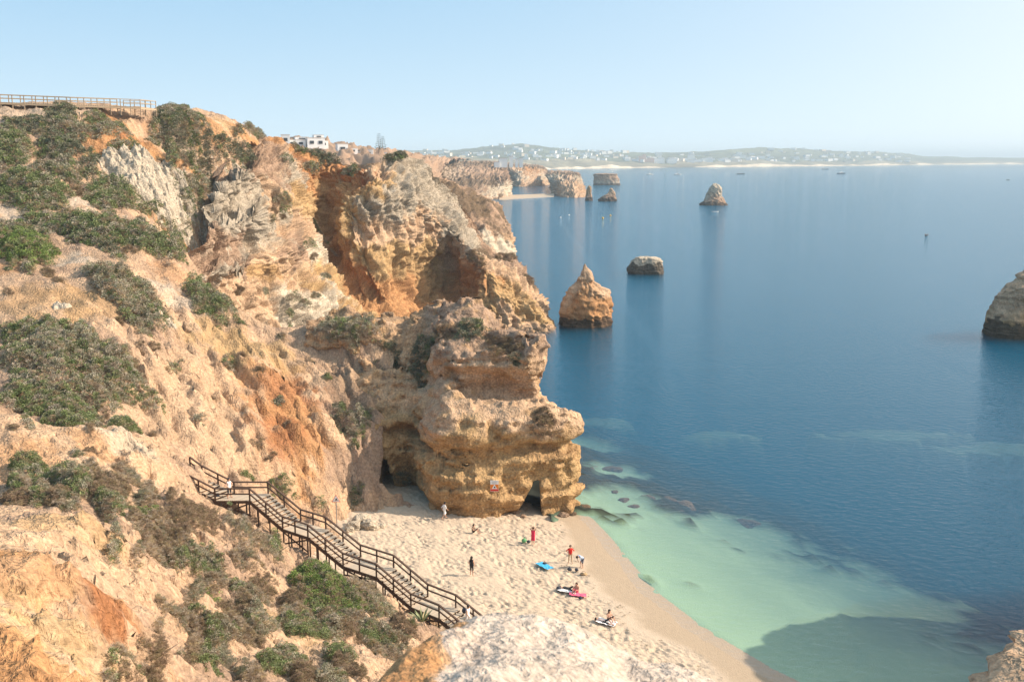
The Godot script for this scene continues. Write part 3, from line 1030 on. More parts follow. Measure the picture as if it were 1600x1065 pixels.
func foliage(called: String, xfs: Array, cols: PackedColorArray, mesh: Mesh, parent: Node) -> void:
	var mm := MultiMesh.new()
	mm.transform_format = MultiMesh.TRANSFORM_3D
	mm.use_colors = true
	mm.mesh = mesh
	mm.instance_count = xfs.size()
	for i in xfs.size():
		mm.set_instance_transform(i, xfs[i])
		mm.set_instance_color(i, cols[i])
	var o := MultiMeshInstance3D.new()
	o.name = called
	o.multimesh = mm
	o.material_override = leaf_mats["leaf"]
	o.set_meta("kind", "stuff")
	parent.add_child(o, true)

func leaf_color(kind: String, spread: float) -> Color:
	var l: Array = FOLIAGE[kind]
	var c: Color = l[rng.randi() % 4].lerp(l[rng.randi() % 4], rng.randf())
	c = c * rng.randf_range(1.0 - spread, 1.0 + spread)
	c.a = 1.0
	return c

# spots: ground points with their share r of the radius (0 middle, 1 rim)
func shrub(kind: String, centre: Vector3, spots: Array, dome: float, size: float, label: String, group: String) -> void:
	var o := thing("shrub" if kind != "b" and kind != "n" else "dry_shrub", centre, label, "shrub", group)
	var xfs := []
	var cols := PackedColorArray()
	var dead := []
	var dead_cols := PackedColorArray()
	for s in spots:
		var p: Vector3 = s[0]
		var rim: float = s[1]
		var lift := dome * pow(maxf(1.0 - rim * rim, 0.0), 0.6)
		var bumps := 0.75 + 0.6 * fbm.get_noise_2d(p.x * 6.0, p.z * 6.0)
		var y := lift * bumps * (1.0 - 0.55 * rng.randf() * rng.randf())
		var k := size * rng.randf_range(0.6, 1.25)
		var b := Basis.from_euler(Vector3(rng.randf_range(-0.6, 0.6), rng.randf() * TAU, rng.randf_range(-0.6, 0.6))).scaled(Vector3(k, k * 0.85, k))
		var ragged := fbm.get_noise_2d(p.x * 7.0 + 20.0, p.z * 7.0)
		if kind != "b" and kind != "n" and rng.randf() < 0.06 + maxf(ragged, 0.0) * (1.5 if kind == "y" else 0.6):
			dead.append(Transform3D(b.scaled(Vector3.ONE * 1.25), p - centre + Vector3(0, y, 0)))
			dead_cols.append(leaf_color("b" if kind == "y" or rng.randf() < 0.4 else "n", 0.3))
			continue
		xfs.append(Transform3D(b, p - centre + Vector3(0, y, 0)))
		var patch := fbm.get_noise_2d(p.x * 5.0 + 90.0, p.z * 5.0)
		var use := kind
		if kind == "y" and patch > 0.12:
			use = "g"
		elif kind == "g" and patch > 0.16:
			use = "y"
		elif kind == "l" and patch > 0.14:
			use = "g"
		elif kind == "d" and patch > 0.2:
			use = "g"
		elif kind == "b" and patch > 0.2:
			use = "y"
		cols.append(leaf_color(use, 0.16))
	var mesh_name := "twig%d" % (rng.randi() % 2) if kind in ["b", "n"] else "leaf%d" % (rng.randi() % 3)
	foliage("foliage", xfs, cols, clump[mesh_name], o)
	if dead.size():
		foliage("dead_wood", dead, dead_cols, clump["twig%d" % (rng.randi() % 2)], o)
	var r := maxf(dome * 1.1, 0.3)
	part("branches", clump["branches"], mats["branch"], o, Transform3D(Basis().scaled(Vector3(r, r * 0.8, r)), Vector3(0, -0.1, 0)))

# a shrub on the hillside covering the survey ellipse (px, py, half width, half height, tilt in degrees)
func hill_shrub(kind: String, px: float, py: float, hw: float, hh: float, tilt: float, label: String, group: String, dome_k := 1.0) -> void:
	var ca := cos(deg_to_rad(tilt))
	var sa := sin(deg_to_rad(tilt))
	var c := pick(px, py)
	var e1 := pick(px + hw * ca, py + hw * sa)
	var w1 := pick(px - hw * ca, py - hw * sa)
	var n1 := pick(px + hh * sa, py - hh * ca)
	var s1 := pick(px - hh * sa, py + hh * ca)
	var limit := hw * -c.z / FOCAL * 1.5
	var a := Vector2(e1.x - w1.x, e1.z - w1.z) * 0.5
	var b := Vector2(n1.x - s1.x, n1.z - s1.z) * 0.5
	a = a.limit_length(limit)
	b = b.limit_length(limit * 1.3)
	var area := PI * absf(a.cross(b))
	var wide := minf(a.length(), b.length())
	var near := clampf(-c.z / 90.0, 0.55, 1.5)
	var size := 0.25 * near
	var spots := []
	var n := int(clampf(area * 38.0 / (near * near), 40, 9000))
	for i in n:
		var ang := rng.randf() * TAU
		var rim := sqrt(rng.randf())
		var reach := 1.0 + 0.45 * fbm.get_noise_2d(cos(ang) * 14.0 + px, sin(ang) * 14.0 + py)
		var q := Vector2(c.x, c.z) + (a * cos(ang) + b * sin(ang)) * rim * reach
		spots.append([Vector3(q.x, hill_y(q.x, -q.y) - 0.05, q.y), rim])
	c.y = hill_y(c.x, -c.z)
	shrub(kind, c, spots, clampf(wide * 0.62, 0.3, 2.4) * dome_k, size, label, group)

# a shrub on a cliff sheet or on the promontory
func cliff_shrub(surf: Array, kind: String, px: float, py: float, hw: float, hh: float, label: String, group: String, dome_k := 1.0) -> void:
	var pos: PackedVector3Array = surf[0]
	var best := 1e9
	var c := Vector3.ZERO
	var cp := cos(PITCH)
	var sp := sin(PITCH)
	for i in range(0, pos.size(), 2):
		var p := pos[i]
		var dy := p.y - EYE
		var depth := -p.z * cp - dy * sp
		var qx := 800.0 + FOCAL * p.x / depth
		if absf(qx - px) > 12.0:
			continue
		var qy := 532.5 - FOCAL * (dy * cp - p.z * sp) / depth
		var d := absf(qx - px) + absf(qy - py) + depth * 0.35
		if d < best:
			best = d
			c = p
	var k := -c.z / FOCAL
	var rx := hw * k
	var ry := maxf(hh * k, 0.3)
	var found := []
	for p in pos:
		var d := p - c
		if absf(d.x) < rx and absf(d.y) < ry * 1.1 and absf(d.z) < rx * 1.5:
			var rim := sqrt(pow(d.x / rx, 2.0) + pow(d.y / (ry * 1.1), 2.0) + pow(d.z / (rx * 1.5), 2.0))
			if rim < 0.9 + 0.5 * fbm.get_noise_3d(p.x * 5.0, p.y * 5.0, p.z * 5.0):
				found.append([p, minf(rim, 1.0)])
	if found.is_empty():
		return
	var near := clampf(-c.z / 90.0, 0.55, 2.2)
	var n := int(clampf(rx * maxf(ry, rx * 0.5) * PI * 48.0 / (near * near), 40, 5000))
	var spots := []
	for i in n:
		var s: Array = found[rng.randi() % found.size()]
		spots.append([s[0] + Vector3(rng.randf_range(-0.2, 0.2), 0, rng.randf_range(-0.2, 0.2)), s[1]])
	shrub(kind, c, spots, clampf(minf(rx, ry) * 0.6, 0.2, 1.2) * dome_k, 0.24 * near, label, group)

# [kind, px, py, half width, half height, tilt, label]
const SHRUBS := [
	["d", 45, 192, 44, 14, 5, "dark green cushion shrub at the hilltop below the boardwalk"],
	["d", 97, 173, 24, 12, 0, "round dark green bush against the boardwalk railing"],
	["g", 150, 184, 18, 9, 0, "small green bush above the red gully"],
	["g", 15, 232, 34, 30, 10, "green scrub spreading over the western upper hillside"],
	["d", 95, 232, 36, 24, 10, "dark green shrub west of the red gully"],
	["g", 195, 231, 32, 9, 5, "thin green shrub along the top of the pale limestone outcrop"],
	["d", 142, 252, 14, 26, 15, "narrow dark bush against the flank of the pale limestone outcrop"],
	["y", 97, 264, 30, 18, 20, "dry grey scrub between the hilltop bushes and the sandy path"],
	["g", 50, 300, 62, 26, 12, "broad grey-green shrub carpet above the sandy path fork"],
	["g", 175, 311, 42, 22, 5, "green mound of shrub below the pale limestone outcrop"],
	["y", 281, 189, 48, 17, 6, "wide grey-green shrub mat on the orange hilltop"],
	["d", 320, 212, 28, 12, 10, "dark shrub on the bare orange saddle"],
	["d", 358, 237, 48, 24, 5, "largest dark green shrub on the shoulder of the hill"],
	["d", 373, 210, 20, 8, 0, "small dark shrub above the largest one on the shoulder"],
	["y", 305, 300, 62, 32, -10, "grey-green shrub filling the hollow beside the limestone crags"],
	["g", 240, 325, 26, 15, 0, "olive shrub at the mouth of the hollow below the outcrop"],
	["g", 85, 350, 52, 14, 8, "upper end of the long green hedge of scrub beside the path"],
	["g", 160, 363, 62, 20, 12, "middle of the long green hedge of scrub beside the path"],
	["g", 238, 381, 52, 17, 22, "lower end of the long green hedge of scrub above the cream bank"],
	["l", 35, 393, 54, 25, 5, "bright green bush above the orange path bank"],
	["y", 192, 452, 62, 24, 27, "long grey-green shrub on the brown slope beside the sandy path"],
	["y", 225, 492, 40, 18, 20, "grey-green shrub below the lower end of the long one"],
	["g", 330, 470, 46, 11, 27, "low green shrub at the edge of the orange slope"],
	["y", 120, 570, 118, 52, 12, "huge grey-green cushion shrub on the middle of the slope"],
	["g", 55, 520, 60, 18, 0, "yellow-green shrub fringing the top of the huge cushion shrub"],
	["g", 70, 630, 80, 24, 10, "green thicket along the foot of the huge cushion shrub"],
	["g", 115, 658, 46, 11, 10, "low green shrub along the crest of the cream bank"],
	["g", 195, 668, 24, 7, 10, "small tuft shrub at the end of the cream bank crest"],
	["g", 440, 766, 26, 16, 25, "soft green bush on the bank behind the stair landing"],
	["g", 386, 739, 12, 7, 0, "small green tuft behind the man on the stairs"],
	["y", 500, 786, 12, 8, 0, "small shrub at the foot of the orange slope by the warning post"],
	["d", 556, 771, 12, 17, 0, "dark bush beside the mouth of the cave"],
	["b", 590, 850, 20, 9, 15, "straw-coloured shrub on the sand behind the stairs"],
	["l", 515, 928, 66, 44, 22, "big bright green bush below the lower stairs"],
	["y", 590, 950, 34, 44, 20, "grey-green shrub at the seaward side of the big bright bush"],
	["l", 335, 946, 28, 28, 0, "vivid green bush alone among dry scrub"],
	["g", 303, 880, 42, 20, 15, "pale green shrub among dry scrub below the upper stairs"],
	["l", 232, 800, 30, 12, 10, "low leafy green shrub in the scrub below the cream bank"],
	["g", 160, 770, 30, 15, 15, "olive shrub in the scrub below the cream bank"],
	["y", 560, 660, 20, 26, 20, "grey shrub clinging to the gully above the cave"],
	["d", 530, 648, 15, 20, 10, "dark shrub in the cleft of the orange slope"],
	["y", 350, 362, 34, 16, -20, "grey scrub below the limestone crags"],
	["g", 255, 174, 14, 4, 0, "tiny shrub on the skyline east of the boardwalk"],
	["g", 285, 172, 22, 6, 0, "green shrub breaking the skyline of the hilltop"],
	["d", 352, 180, 10, 4, 0, "tiny dark shrub on the skyline of the saddle"],
	["y", 400, 215, 20, 10, 35, "grey shrub on the slope falling from the skyline"],
]

func build_shrubs(head: Array, prom: Array) -> void:
	make_clumps()
	for s in SHRUBS:
		hill_shrub(s[0], s[1], s[2], s[3], s[4], s[5], s[6], "shrubs of the hillside", 0.35 if s[2] < 200 else 1.0)
	for s in [
		["d", 508, 240, 36, 14, "dark bushy shrub on the headland below the white villas"], ["g", 470, 222, 18, 9, "green shrub on the skyline beside the white villas"],
		["y", 445, 250, 18, 8, "flat grey-green shrub above the dark gully"], ["y", 490, 262, 26, 8, "grey shrub at the rim of the dark gully"],
		["d", 548, 266, 16, 12, "dark bush at the eastern rim of the dark gully"], ["d", 612, 243, 24, 8, "dark shrub on top of the grey cliff"],
		["g", 440, 322, 16, 18, "strip of grey-green shrub on the cream cliff"], ["n", 790, 402, 24, 8, "brown scrub on the lower headland terrace"], ["n", 745, 412, 16, 20, "brown scrub streak on the lower headland wall"],
		["n", 830, 438, 14, 10, "brown scrub at the seaward end of the headland terrace"],
	]:
		cliff_shrub(head, s[0], s[1], s[2], s[3], s[4], s[5], "shrubs of the headland")
	for s in [
		["d", 738, 514, 36, 17, "dark shrub on the brow of the promontory"], ["d", 664, 568, 28, 42, "dark shrub hanging down the promontory beside the hollow"], ["y", 540, 520, 52, 36, "large grey shrub on the neck of the promontory"],
		["n", 852, 662, 22, 24, "brown shrub on the ledge above the arch"], ["d", 806, 562, 10, 12, "small shrub in the cleft of the upper promontory wall"], ["n", 690, 520, 24, 12, "dry brown scrub on top of the promontory"],
		["d", 626, 748, 14, 10, "small dark shrub at the foot of the hollow"], ["n", 790, 540, 40, 12, "dry scrub along the eastern brow of the promontory"], ["d", 600, 560, 24, 26, "dark scrub above the hollow"],
	]:
		cliff_shrub(prom, s[0], s[1], s[2], s[3], s[4], s[5], "shrubs of the promontory")
	# dry scrub on the slope between the banks and the stairs
	var area := PackedVector2Array([Vector2(0, 725), Vector2(120, 745), Vector2(250, 740), Vector2(330, 800), Vector2(440, 860), Vector2(560, 930), Vector2(640, 985), Vector2(560, 1065), Vector2(150, 1065), Vector2(230, 990), Vector2(215, 880), Vector2(120, 800), Vector2(0, 790)])
	var made := 0
	while made < 130:
		var px := rng.randf_range(0, 640)
		var py := rng.randf_range(720, 1065)
		if not Geometry2D.is_point_in_polygon(Vector2(px, py), area):
			continue
		made += 1
		var kind: String = ["b", "b", "n", "y", "n", "b", "g"][rng.randi() % 7]
		var w := rng.randf_range(16, 40)
		var text: String = {"b": "pale dry twiggy shrub in the scrub below the stairs", "n": "brown withered shrub in the scrub below the stairs", "y": "grey-green low shrub in the scrub below the stairs", "g": "small olive-green shrub in the scrub below the stairs"}[kind]
		hill_shrub(kind, px, py, w, w * rng.randf_range(0.35, 0.6), rng.randf_range(-10, 35), text, "scrub on the slope below the stairs", 1.2)
	# more scrub over the upper slope
	for i in 46:
		var px := rng.randf_range(-10, 300)
		var py := rng.randf_range(196, 420)
		if px < 175 and py > 312 and py < 352 or px > 90 and py > 395:
			continue
		var w := rng.randf_range(14, 34)
		var kind: String = ["y", "g", "y", "d"][rng.randi() % 4]
		hill_shrub(kind, px, py, w, w * rng.randf_range(0.3, 0.5), rng.randf_range(0, 22), {"y": "low grey-green scrub among the hilltop shrubs", "g": "low olive scrub among the hilltop shrubs", "d": "low dark green scrub among the hilltop shrubs"}[kind], "scrub on the upper slope")
	# scattered dry tufts elsewhere
	for i in 120:
		var px := rng.randf_range(0, 560)
		var py := rng.randf_range(200, 720)
		var c := pick(px, py)
		if c.y > at(px, py, 185.0).y and -c.z > 180.0:
			continue
		var w := rng.randf_range(4, 13)
		hill_shrub("n" if rng.randf() < 0.6 else "y", px, py, w, w * 0.5, rng.randf_range(0, 30), "small dry tuft scattered over the bare slope", "dry tufts on the bare slopes", 0.9)

# ---------------------------------------------------------------- seaweed left by the tide
func build_seaweed() -> void:
	var xfs := []
	var cols := PackedColorArray()
	for i in 900:
		var x := rng.randf_range(2.0, 18.0)
		var far := rng.randf_range(64.0, 94.0)
		var d := sea_distance(x, far)
		var n := fbm.get_noise_2d(x * 4.0, far * 4.0)
		if d < 3.0 or d > 8.5 or n < 0.02:
			continue
		var k := rng.randf_range(0.05, 0.16)
		xfs.append(Transform3D(Basis(Vector3.UP, rng.randf() * TAU).scaled(Vector3(k * 1.6, k * 0.4, k)), Vector3(x, sand_relief(x, far) + 0.09, -far)))
		cols.append(leaf_color("n", 0.3) * 0.6)
	foliage("seaweed", xfs, cols, clump["twig0"], self)
	var o := get_node("seaweed")
	tag(o, "scattered brown seaweed bits along the tide line", "seaweed")

# ---------------------------------------------------------------- sea stacks, boulders and the rocks under the viewpoint
func tide_paint(base: String, upper: String, split: float, tide: float) -> Callable:
	return func(p: Vector3) -> Color:
		var w := fbm.get_noise_3d(p.x * 1.4, p.y * 1.4, p.z * 1.4)
		var c: Color = PAL[base].lerp(PAL[upper], smoothstep(split * 0.6, split * 1.3, p.y + w * split))
		c = c * (1.0 + 0.25 * fbm.get_noise_2d(p.y * 9.0 + w * 5.0, 2.0))
		if p.y < tide + w * tide:
			c = c.lerp(PAL["D"], 0.85)
		return soil_color(p, c)

func sea_stack(px: float, py: float, rows: Array, radii: Array, squash: float, rough: float, paint: Callable, label: String, mat := "rock", nt := 110, nr := 80) -> void:
	var c := at_level(px, py, 0.0)
	var o := MeshInstance3D.new()
	o.name = numbered("sea_stack")
	o.mesh = stack_mesh(rows, radii, squash, rough, px * 0.37, paint, nt, nr)
	o.material_override = mats[mat]
	o.position = c
	add_child(o)
	tag(o, label, "sea stack", "sea stacks of the bay")

func boulder(called: String, where: Vector3, size: Vector3, rough: float, soil: String, label: String, category: String, group: String, turn := 0.0) -> void:
	var base: Color = PAL[soil]
	var s := where.x * 3.1 + where.z * 1.7
	var paint := func(p: Vector3) -> Color: return soil_color(p + where, base)
	var m := stack_mesh([[-0.35, 0.9, 0, 0], [0.15, 1.05, 0, 0], [0.55, 0.95, 0, 0], [0.85, 0.62, 0, 0], [1.0, 0.0, 0, 0]], [1.0, 0.85, 1.1, 0.9, 1.05, 0.8, 0.95], 1.0, rough, s, paint, 40, 24)
	var o := MeshInstance3D.new()
	o.name = numbered(called)
	o.mesh = m
	o.material_override = mats["rock"]
	o.transform = Transform3D(Basis(Vector3.UP, turn).scaled_local(size), where)
	add_child(o)
	tag(o, label, category, group)

# a craggy patch of limestone standing out of the slope: half width, height and half depth in metres
func outcrop(px: float, py: float, rx: float, tall: float, rz: float, soil: String, label: String) -> void:
	var c := on_hill(px, py)
	var n := clampi(int(rx * 2.6 / 0.14), 24, 110)
	var pos := PackedVector3Array()
	var cols := PackedColorArray()
	for j in n + 1:
		for i in n + 1:
			var s := i * 2.4 / n - 1.2
			var t := j * 2.4 / n - 1.2
			var x := c.x + s * rx
			var z := c.z - t * rz
			var r := sqrt(s * s + t * t) + 0.35 * fbm.get_noise_2d(x * 4.0, z * 4.0)
			var q := Vector3(x, 0, z)
			var lump := 0.8 + 0.7 * fbm.get_noise_2d(x * 3.0, z * 3.0) + 0.3 * fbm.get_noise_2d(x * 9.0, z * 9.0)
			var rise := tall * 0.22 * (1.0 - smoothstep(0.35, 1.0, r)) * (0.45 + 0.75 * lump)
			var p := Vector3(x, hill_y(x, -z) - 0.5 + rise + 0.5 * (1.0 - smoothstep(0.7, 1.0, r)), z)
			p.x += fbm.get_noise_3d(p.x * 6.0, p.y * 6.0, p.z * 6.0) * 0.3
			p.z += fbm.get_noise_3d(p.x * 6.0 + 50.0, p.y * 6.0, p.z * 6.0) * 0.3
			pos.append(p - c)
			var base: Color = PAL[soil].lerp(PAL["G"], clampf(0.15 + 2.0 * fbm.get_noise_3d(p.x * 3.0, p.y * 3.0, p.z * 3.0), 0.0, 1.0))
			cols.append(soil_color(p, base))
	var o := MeshInstance3D.new()
	o.name = numbered("limestone_outcrop")
	o.mesh = grid_mesh(pos, cols, n + 1, n + 1, true)
	o.material_override = mats["rock"]
	o.position = c
	add_child(o)
	tag(o, label, "rock", "limestone outcrops of the hill")

func build_rocks() -> void:
	sea_stack(914, 506, [[-3, 1.05, 0, 0], [0.0, 1.0, 0, 0], [1.2, 0.97, 0, 0], [3.2, 1.0, 0.2, 0], [6.0, 0.86, 0.6, 0], [7.4, 0.76, 0.8, 0], [9.2, 0.44, 0.3, 0], [11.2, 0.24, 0.1, 0], [12.6, 0.10, -0.1, 0], [13.4, 0.0, -0.2, 0]],
		[5.7, 5.2, 4.4, 4.6, 5.9, 5.2, 4.6, 5.0], 1.0, 1.6, tide_paint("O", "C", 7.0, 1.6), "pointed orange pyramid of rock standing off the headland")
	sea_stack(1008, 426, [[-2, 1.03, 0, 0], [0.0, 1.0, 0, 0], [1.4, 0.98, 0, 0], [2.6, 0.9, 0.2, 0], [4.2, 0.78, 0.4, 0], [5.0, 0.6, 0.5, 0], [5.3, 0.0, 0.5, 0]],
		[6.2, 5.0, 4.4, 5.6, 5.6, 5.2, 4.0, 5.6], 0.8, 1.2, tide_paint("G", "W", 3.0, 2.5), "low flat-topped islet with a dark wet base")
	sea_stack(1602, 522, [[-3, 1.05, 0, 0], [0.0, 1.0, 0, 0], [1.8, 0.96, 0, 0], [4.5, 0.93, 0.2, 0], [7.6, 0.82, 0.8, 0], [9.0, 0.8, 1.0, 0], [11.0, 0.64, 1.6, 0], [13.0, 0.46, 2.2, 0], [14.2, 0.0, 2.6, 0]],
		[9.0, 8.2, 7.0, 8.0, 8.2, 7.4, 6.4, 8.0], 0.9, 1.6, tide_paint("T", "C", 5.0, 2.4), "tall ochre and grey stack alone in open water")
	sea_stack(1116, 320, [[-3, 1.05, 0, 0], [0.0, 1.0, 0, 0], [2.2, 0.9, 0, 0], [5.5, 0.68, 0, 0], [9.0, 0.6, 0, 0], [12.0, 0.52, 0.3, 0], [14.5, 0.38, 0.5, 0], [16.5, 0.2, 0, 0], [17.0, 0.0, 0, 0]],
		[11, 9, 8, 10, 11, 10, 8, 9], 0.8, 2.2, tide_paint("S", "W", 8.0, 2.4), "bell-shaped stack standing alone far out in the bay", "far_rock", 80, 50)
	sea_stack(949, 314, [[-3, 1.05, 0, 0], [0.0, 1.0, 0, 0], [2.0, 0.95, 0.5, 0], [4.5, 0.7, 1.5, 0], [6.0, 0.5, 3.2, 0], [8.5, 0.28, 3.6, 0], [10.5, 0.16, 3.4, 0], [11.5, 0.0, 3.4, 0]],
		[8, 6, 5, 7, 8, 6, 5, 6], 0.8, 2.0, tide_paint("S", "C", 6.0, 2.6), "small low stack with one raised horn", "far_rock", 70, 44)
	sea_stack(920, 313, [[-3, 1.1, 0, 0], [0.0, 1.05, 0, 0], [2.0, 0.95, 0, 0], [5, 0.75, 0, 0], [9, 0.68, 0, 0], [12, 0.5, 0.3, 0], [13.4, 0.0, 0.3, 0]],
		[3.4, 3, 2.8, 3.2, 3.2, 3.0, 2.8, 3.2], 1.0, 1.0, tide_paint("S", "T", 6.0, 2.4), "thin finger of rock beside the far headland", "far_rock", 60, 44)
	sea_stack(946, 289, [[-3, 1.03, 0, 0], [0.0, 1.0, 0, 0], [3.0, 0.97, 0, 0], [8, 0.93, -0.5, 0], [13, 0.88, -1.5, 0], [15.5, 0.8, -2, 0], [16.2, 0.0, -2, 0]],
		[21, 15, 12, 15, 17, 14, 12, 15], 0.7, 2.6, tide_paint("G", "S", 7.0, 2.4), "long table-topped stack beyond the far headland", "far_rock", 80, 44)
	# boulders at the back of the beach
	for b in [[553, 818, 0.75, 0.8], [563, 812, 1.05, 1.15], [578, 816, 0.95, 0.9], [547, 822, 0.4, 0.4], [596, 812, 0.5, 0.3]]:
		var p := at_level(b[0], b[1], 2.2)
		p.y = sand_y(p.x, -p.z) - 0.05
		boulder("boulder", p, Vector3(b[2], b[3], b[2] * 0.9), 0.5, "W", "cream fallen boulder on the sand behind the stairs", "boulder", "fallen boulders behind the stairs", b[0])
	# wet rocks round the foot of the arch
	for b in [[912, 790, 0.7, "B"], [905, 798, 0.5, "S"], [918, 796, 0.4, "B"], [880, 806, 0.6, "S"], [893, 802, 0.5, "B"], [806, 806, 0.55, "S"], [817, 812, 0.3, "S"]]:
		var p := at_level(b[0], b[1], 0.1)
		p.y = sand_y(p.x, -p.z) - 0.05
		boulder("wet_rock", p, Vector3(b[2], b[2] * 0.7, b[2]), 0.5, b[3], "small wet rock at the foot of the arch", "rock", "wet rocks at the foot of the arch", b[0])
	# sunken reef boulders
	for b in [[1000, 765, 1.0], [1015, 778, 0.9], [1045, 782, 1.2], [1070, 790, 1.4], [975, 785, 0.6], [990, 795, 0.5], [1055, 800, 0.9], [1165, 806, 1.2], [925, 732, 0.8], [940, 752, 0.7], [960, 770, 0.6], [1100, 795, 1.1], [955, 730, 1.0]]:
		var p := at_level(b[0], b[1], -1.0)
		p.y = sand_y(p.x, -p.z) - 0.1
		boulder("reef_rock", p, Vector3(b[2] * 1.3, minf(b[2] * 0.55, -p.y * 0.5 + 0.1), b[2]), 0.5, "B", "dark weedy rock under the clear water off the beach", "rock", "sunken rocks off the beach", b[0])
	# limestone crags on the hill
	for b in [[232, 285, 8.0, 6.6, 4.5, "W", "large pale limestone outcrop on the upper hillside"], [200, 290, 4.0, 3.5, 3.0, "W", "western shoulder of pale limestone beside the outcrop"], [268, 292, 5.0, 3.2, 3.5, "G", "grey eastern shoulder of limestone beside the outcrop"],
		[385, 300, 2.6, 3.6, 2.4, "G", "craggy grey limestone knob above the cream cliff"], [360, 335, 2.6, 3.4, 2.2, "W", "pale limestone crag below the dark hollow"], [400, 345, 2.2, 4.0, 2.0, "G", "grey crag at the edge of the cream cliff"], [338, 372, 2.4, 2.2, 2.2, "W", "pale crag near the cream bank"],
		[95, 478, 1.3, 1.6, 1.1, "W", "small pale outcrop on the brown slope"], [262, 508, 1.4, 1.5, 1.2, "W", "small pale outcrop at the head of the orange slope"], [250, 500, 0.9, 1.0, 0.9, "G", "little grey rock beside the small pale outcrop"]]:
		outcrop(b[0], b[1], b[2], b[3], b[4], b[5], b[6])
	# the eastern point beyond the frame, whose shadow lies on the water
	for b in [[58, 68, 15.0, 23.0, 0.0], [38.8, 50, 13.2, 12.4, 0.3], [66, 44, 18, 27.0, 1.0], [13.9, 16.5, 6.2, 27.0, 2.0]]:
		var rr: float = b[2]
		var hh: float = b[3]
		var m := stack_mesh([[-3, 1.05, 0, 0], [0, 1.0, 0, 0], [hh * 0.3, 0.96, 0, 0], [hh * 0.6, 0.9 if rr < 8.0 else 0.85, 0, 0], [hh * 0.88, 0.9 if rr < 8.0 else 0.7, 0, 0], [hh * 0.98, 0.75 if rr < 8.0 else 0.45, 0, 0], [hh, 0.0, 0, 0]], [rr, rr * 0.8, rr * 0.95, rr * 0.85, rr, rr * 0.8, rr * 0.9, rr * 0.85], 1.0, 2.2 if rr > 8.0 else 0.9, b[4] * 7.0 + 3.0, tide_paint("T", "C", hh * 0.5, 1.2), 120, 90)
		var o := structure("eastern_cliff", m, mats["rock"])
		o.position = Vector3(b[0], 0, -b[1])

# the pale ledge at the feet of the viewer
const LEDGE := [
	["OROORR", [540, 1340, 2.6], [556, 1180, 3.6], [572, 1090, 4.3], [578, 1056, 4.7], [570, 1110, 5.2], [560, 1250, 5.6]],
	["OROORR", [600, 1340, 2.5], [604, 1180, 3.5], [606, 1080, 4.3], [604, 1036, 4.8], [604, 1090, 5.4], [600, 1240, 5.8]],
	["WOOROR", [660, 1340, 2.4], [655, 1160, 3.5], [652, 1060, 4.4], [652, 1002, 5.0], [652, 1060, 5.6], [650, 1220, 6.0]],
	["WWCOOR", [730, 1340, 2.3], [720, 1140, 3.6], [712, 1040, 4.6], [706, 974, 5.3], [706, 1030, 6.0], [706, 1200, 6.4]],
	["WWWWOR", [810, 1340, 2.3], [800, 1140, 3.6], [790, 1040, 4.7], [782, 966, 5.5], [782, 1030, 6.2], [780, 1200, 6.6]],
	["WWWWCR", [900, 1340, 2.3], [890, 1160, 3.6], [880, 1060, 4.7], [872, 984, 5.6], [872, 1040, 6.3], [870, 1200, 6.7]],
	["WWWWCC", [1000, 1340, 2.4], [990, 1180, 3.7], [985, 1090, 4.8], [980, 1012, 5.7], [980, 1070, 6.3], [980, 1220, 6.7]],
	["WWWWWC", [1110, 1360, 2.5], [1100, 1210, 3.8], [1096, 1120, 4.8], [1090, 1042, 5.6], [1090, 1100, 6.2], [1090, 1250, 6.6]],
	["WWWWWC", [1200, 1380, 2.6], [1190, 1260, 3.8], [1184, 1170, 4.8], [1176, 1082, 5.5], [1176, 1150, 6.0], [1176, 1300, 6.4]],
	["WWWWWC", [1290, 1420, 2.8], [1280, 1320, 3.8], [1276, 1240, 4.6], [1270, 1160, 5.2], [1270, 1230, 5.7], [1270, 1360, 6.0]],
]

func build_ledge() -> void:
	var pts := []
	for c in LEDGE:
		var l := []
		for k in range(1, c.size()):
			l.append(at(c[k][0], c[k][1], c[k][2]))
		pts.append(l)
	var g := dense_grid(pts, 20, 22)
	var pos: PackedVector3Array = g[0]
	var nu: int = g[1]
	var nv: int = g[2]
	var cols := PackedColorArray()
	cols.resize(pos.size())
	for j in nv:
		for i in nu:
			var k := j * nu + i
			var p := pos[k]
			var w := fbm.get_noise_3d(p.x * 8.0, p.y * 8.0, p.z * 8.0)
			pos[k] = p + Vector3(0, w * 0.16 + fbm.get_noise_3d(p.x * 30.0, p.y * 30.0, p.z * 30.0) * 0.035 - absf(ridge.get_noise_3d(p.x * 9.0, p.y * 9.0, p.z * 9.0)) * 0.05, 0)
			var fi := clampf(float(i) / 20 + w * 1.2, 0.0, LEDGE.size() - 1.001)
			var fj := clampf(float(j) / 22 + w * 1.0, 0.0, 4.999)
			var a: Color = PAL[LEDGE[int(fi)][0][int(fj)]].lerp(PAL[LEDGE[int(fi) + 1][0][int(fj)]], smoothstep(0.2, 0.8, fi - int(fi)))
			if a.g > 0.4:
				a = a.lerp(Color(0.62, 0.51, 0.42), 0.8)
			var c := a * (1.0 + 0.25 * fbm.get_noise_3d(p.x * 20.0, p.y * 20.0, p.z * 20.0))
			c.a = 1.0
			cols[k] = c
	structure("rock_ledge", grid_mesh(pos, cols, nu, nv, true), mats["near_rock"])

